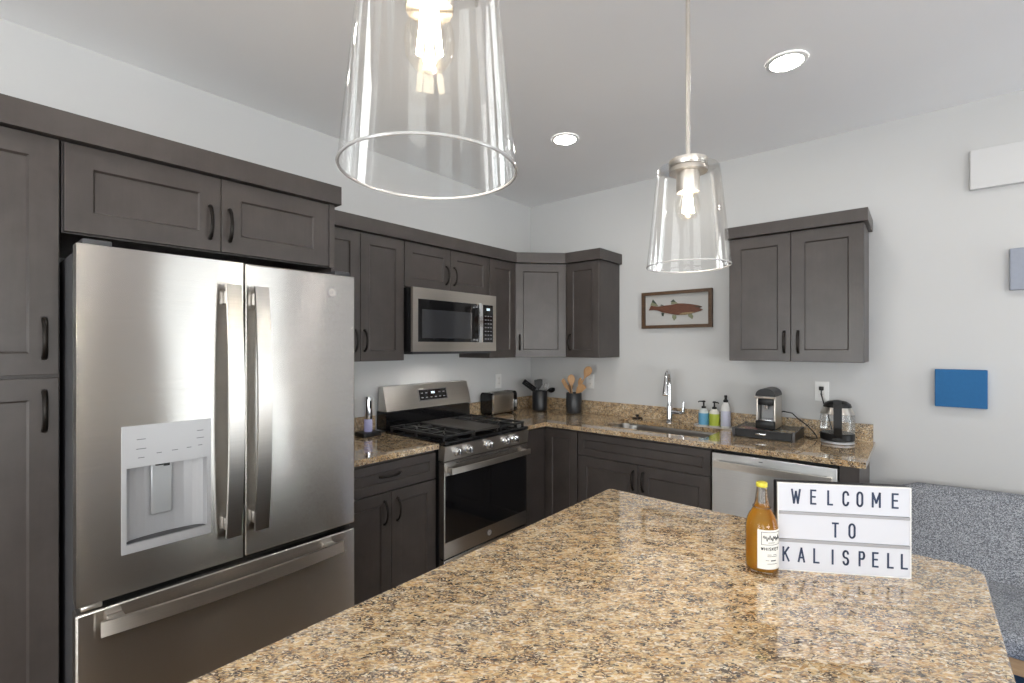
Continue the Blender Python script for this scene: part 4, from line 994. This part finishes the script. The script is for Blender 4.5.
# ------------------------------------------------------------------ island, sign, bottle
t = thing('kitchen_island', 'kitchen island with a large tan granite top', 'kitchen island', (2.34, -2.55, 0))
IX0, IX1, IY0, IY1 = 1.818, 2.872, -3.330, -1.812
m = MB()
o = []
for cx, cy, r, s0 in ((IX1-0.045, IY1-0.045, 0.045, 0), (IX0+0.02, IY1-0.02, 0.02, 1), (IX0+0.03, IY0+0.03, 0.03, 2), (IX1-0.045, IY0+0.045, 0.045, 3)):
    for i in range(7):
        a = (s0+i/6)*PI/2; o.append((cx+r*math.cos(a), cy+r*math.sin(a)))
def inset(o, k):
    c_ = V3(((IX0+IX1)/2, (IY0+IY1)/2, 0)); r_ = []
    n = len(o)
    for i in range(n):
        p, a, b = V3((*o[i], 0)), V3((*o[i-1], 0)), V3((*o[(i+1) % n], 0)); tt = (b-a).normalized(); nn_ = V3((-tt.y, tt.x, 0)); q_ = p + nn_*k; r_.append((q_.x, q_.y))
    return r_
loop_stack(m, [L3(inset(o, .006), 0.885), L3(inset(o, .0015), 0.8865), L3(o, 0.892), L3(o, 0.908), L3(inset(o, .0018), 0.9132), L3(inset(o, .006), 0.915)])
m.build('countertop', M_GRANITE, t)
m = MB(); m.box(IX0+0.03, IX1-0.28, IY0+0.03, IY1-0.03, 0.10, 0.8845, 0.002); m.build('cabinet', M_CAB, t)
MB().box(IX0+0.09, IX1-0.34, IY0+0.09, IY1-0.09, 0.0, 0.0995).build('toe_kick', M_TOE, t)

# light box sign
SW, SH, SD = 0.297, 0.218, 0.030
sg = thing('light_box_sign', 'white light box sign spelling WELCOME TO KALISPELL on the island', 'sign', (2.479, -2.154, 0.9152), local=True)
sg.rotation_euler = (0, 0, math.atan2(0.153, 0.256))
m = MB(); m.box(0, SW, 0.006, SD, 0.0, SH, 0.002); m.build('case', M_BLACK, sg)
m = MB(); rows = [(0.0015, 0.0709), (0.0783, 0.1402), (0.1470, SH-0.0015)]
m.cells([0.0, 0.0025, SW-0.0025, SW], [0.0, 0.002, SH-0.002, SH], lambda i, j: not (i == 1 and j == 1), lambda u, v, d: (u, d, v), -0.001, 0.0058); m.build('bezel', M_WHITEPL, sg)
for z0, z1 in rows: MB().box(0.0028, SW-0.0028, 0.0005, 0.0056, z0+0.0008, z1-0.0008).build('panel', M_SIGNFACE, sg)
for z0, z1 in ((0.0709, 0.0783), (0.1402, 0.1470)): MB().box(0.0026, SW-0.0026, -0.0022, 0.0056, z0, z1, 0.0008, 1).build('rail', M_RAIL, sg)
def arc(cx, cy, rx, ry, a0, a1, n=10): return [(cx+rx*math.cos(math.radians(a0+(a1-a0)*i/n)), cy+ry*math.sin(math.radians(a0+(a1-a0)*i/n))) for i in range(n+1)]
GL = {
 'W': [[(0, 1), (0.25, 0), (0.5, 0.85), (0.75, 0), (1, 1)]], 'E': [[(1, 1), (0, 1), (0, 0), (1, 0)], [(0, 0.52), (0.85, 0.52)]],
 'L': [[(0, 1), (0, 0), (1, 0)]], 'C': [arc(0.5, 0.74, 0.5, 0.26, 10, 180, 8) + arc(0.5, 0.26, 0.5, 0.26, 180, 350, 8)],
 'O': [arc(0.5, 0.74, 0.5, 0.26, 0, 180, 10) + arc(0.5, 0.26, 0.5, 0.26, 180, 360, 10) + [(1, 0.74)]],
 'M': [[(0, 0), (0, 1), (0.5, 0.30), (1, 1), (1, 0)]], 'T': [[(0, 1), (1, 1)], [(0.5, 1), (0.5, 0)]],
 'K': [[(0, 1), (0, 0)], [(0.95, 1), (0, 0.42)], [(0.33, 0.62), (1, 0)]], 'A': [[(0, 0), (0.5, 1), (1, 0)], [(0.17, 0.30), (0.83, 0.30)]],
 'I': [[(0.5, 0), (0.5, 1)]], 'S': [arc(0.5, 0.75, 0.48, 0.25, 15, 270, 12) + arc(0.5, 0.25, 0.48, 0.25, 90, -165, 12)],
 'P': [[(0, 0), (0, 1), (0.6, 1)] + arc(0.6, 0.75, 0.4, 0.25, 90, -90, 8) + [(0, 0.5)]],
}
def strokes(mb, lines, x0, z0, w, h, th, d0, d1):
    for ln in lines:
        P = [V3((x0+a*w, z0+b*h, 0)) for a, b in ln]
        for k, (a, b) in enumerate(zip(P, P[1:])):
            d_ = (b-a).normalized(); s_ = V3((-d_.y, d_.x, 0))*th/2; e_ = d_*th*0.45
            a_ = a-e_; b_ = b+e_
            mb.prism([(a_-s_)[:2], (b_-s_)[:2], (b_+s_)[:2], (a_+s_)[:2]], lambda u, v: (u, d0, v), lambda u, v: (u, d1, v))
    return mb
def sx_(p): return (p-215)/753*SW
for zrow, letters in ((0.1665, (('W', 293, 350), ('E', 404, 440), ('L', 502, 535), ('C', 588, 626), ('O', 667, 705), ('M', 752, 802), ('E', 862, 900))),
                      (0.0880, (('T', 528, 568), ('O', 622, 662))),
                      (0.0215, (('K', 243, 285), ('A', 332, 375), ('L', 422, 458), ('I', 526, 534), ('S', 588, 626), ('P', 679, 715), ('E', 754, 790), ('L', 837, 873), ('L', 912, 950)))):
    for ch, p0, p1 in letters:
        th = 0.0042
        a, b = sx_(p0)+th/2, sx_(p1)-th/2
        m = MB(); strokes(m, GL[ch], a, zrow+th/2, max(b-a, 0.001), 0.0372-th, th, -0.0004, 0.0004); m.build('letter', M_LETTER, sg, smooth=False)

# whiskey bottle
bx, by, bz = 2.449, -2.181, 0.9154
t = thing('whiskey_bottle', 'amber whiskey bottle with a yellow cap beside the sign', 'bottle', (bx, by, bz))
prof = [(0.030, 0), (0.0355, 0.003), (0.037, 0.010), (0.037, 0.104), (0.0364, 0.115), (0.0338, 0.127), (0.029, 0.139), (0.0225, 0.150), (0.0188, 0.157), (0.0165, 0.166), (0.0125, 0.199), (0.012, 0.2075)]
MB().lathe((bx, by, bz), prof, 40, True, False).build('glass_body', M_BOTTLE, t)
liq = [(0.028, 0.006), (0.0342, 0.010), (0.0352, 0.018), (0.0352, 0.103), (0.0346, 0.114), (0.032, 0.126), (0.0272, 0.138), (0.0208, 0.149), (0.0172, 0.156), (0.016, 0.160)]
MB().lathe((bx, by, bz), liq, 40).build('whiskey', M_WHISKY, t)
MB().lathe((bx, by, bz), [(0.0125, 0.2078), (0.0132, 0.209), (0.0132, 0.216), (0.0120, 0.2185)], 28).build('cap', M_LIME, t)
MB().tube([V3((bx, by, bz+0.158)) + V3((0.0195*math.cos(2*PI*i/28), 0.0195*math.sin(2*PI*i/28), 0)) for i in range(28)], 0.0022, 8, closed=True).build('neck_ring', M_BOTTLE, t)
lab_c = math.radians(-40)
def onlab(u, v, k): a = lab_c + u/0.0374; return (bx + (0.0374+k)*math.cos(a), by + (0.0374+k)*math.sin(a), bz + v)
def lab_patch(mb, u0, u1, v0, v1, k0, k1, n=14):
    us = [u0+(u1-u0)*i/n for i in range(n+1)]
    return mb.cells(us, [v0, v1], lambda i, j: True, lambda u, v, d: onlab(u, v, d), k0, k1)
lb = lab_patch(MB(), -0.0340, 0.034, 0.017, 0.112, 0, 0.0003).build('label', M_PAPER, t)
m = MB()
for (u0, u1, v0, v1) in ((-0.0255, 0.026, 0.1060, 0.1070), (-0.0255, 0.026, 0.0760, 0.0770), (-0.0255, -0.0245, 0.0760, 0.1070), (0.025, 0.026, 0.0760, 0.1070), (-0.010, 0.006, 0.081, 0.0822), (-0.012, -0.002, 0.052, 0.053), (0.002, 0.012, 0.052, 0.053), (-0.012, 0.014, 0.048, 0.049), (-0.016, -0.008, 0.038, 0.039), (-0.004, 0.010, 0.037, 0.0395), (-0.012, 0.014, 0.030, 0.031)):
    lab_patch(m, u0, u1, v0, v1, 0.0004, 0.0006, 8)
pts = [onlab(-0.021+0.042*i/60, 0.0925+0.0045*math.sin(i*0.95)+0.003*math.sin(i*0.37), 0.0006) for i in range(61)]
m.tube(pts, 0.0007, 5)
GL.update({'H': [[(0, 0), (0, 1)], [(1, 0), (1, 1)], [(0, .5), (1, .5)]], 'Y': [[(0, 1), (.5, .5), (1, 1)], [(.5, .5), (.5, 0)]]})
u = -0.0255
for ch in 'WHISKEY':
    w_ = 0.0012 if ch == 'I' else 0.0044
    for ln in GL[ch]:
        for (a, b), (c_, d_) in zip(ln, ln[1:]):
            m.tube([onlab(u+a*w_, 0.063+b*0.0070, 0.0006), onlab(u+(a+c_)/2*w_, 0.063+(b+d_)/2*0.0070, 0.0006), onlab(u+c_*w_, 0.063+d_*0.0070, 0.0006)], 0.0007, 5)
    u += w_+0.0026
m.build('label_print', M_INK, lb)

# ------------------------------------------------------------------ sofa and rug
tag(MB().box(2.62, 4.9, -2.6, -0.10, 0.0005, 0.010, 0.003).build('rug', M_RUG, loc=(3.7, -1.3, 0.0005)), 'blue rug on the floor under the grey sofa', 'rug')
t = thing('sofa', 'grey tweed sofa against the wall right of the kitchen counter', 'sofa', (3.55, -0.5, 0.0105))
SXA, SXB = 2.605, 4.55
m = MB()
q = [(-0.06, 0.30), (-0.055, 0.70), (-0.075, 0.728), (-0.125, 0.732), (-0.165, 0.715), (-0.195, 0.66), (-0.40, 0.375), (-0.40, 0.30)]
nx = 14; rings = []
for i in range(nx+1):
    tt = i/nx; x = SXA + (SXB-SXA)*tt
    e_ = min(tt, 1-tt)*(SXB-SXA); drop = 0.045*max(0, 1-e_/0.12)**2; lift = 0.016*min(1, e_/0.5)
    rings.append([(x, a, b - (drop-lift)*((b-0.30)/0.43)) for a, b in q])
loop_stack(m, rings); m.bevel_all(0.012, 3, 40)
m.build('backrest', M_TWEED, t)
m = MB(); m.box(SXA, SXB, -0.93, -0.28, 0.302, 0.395, 0.03, 4)
m.build('seat', M_TWEED, t)
m = MB(); m.box(SXA+0.02, SXB-0.02, -0.905, -0.10, 0.238, 0.301, 0.004); m.build('base_rail', M_OAK, t)
for x in (SXA+0.08, SXB-0.08):
    for y in (-0.85, -0.16):
        m = MB(); m.cyl((x, y, 0.0115), (x, y, 0.2375), 0.018, 0.026, 14); m.build('leg', M_OAK, t)

for o in bpy.data.objects:
    if '_org' in o: del o['_org']
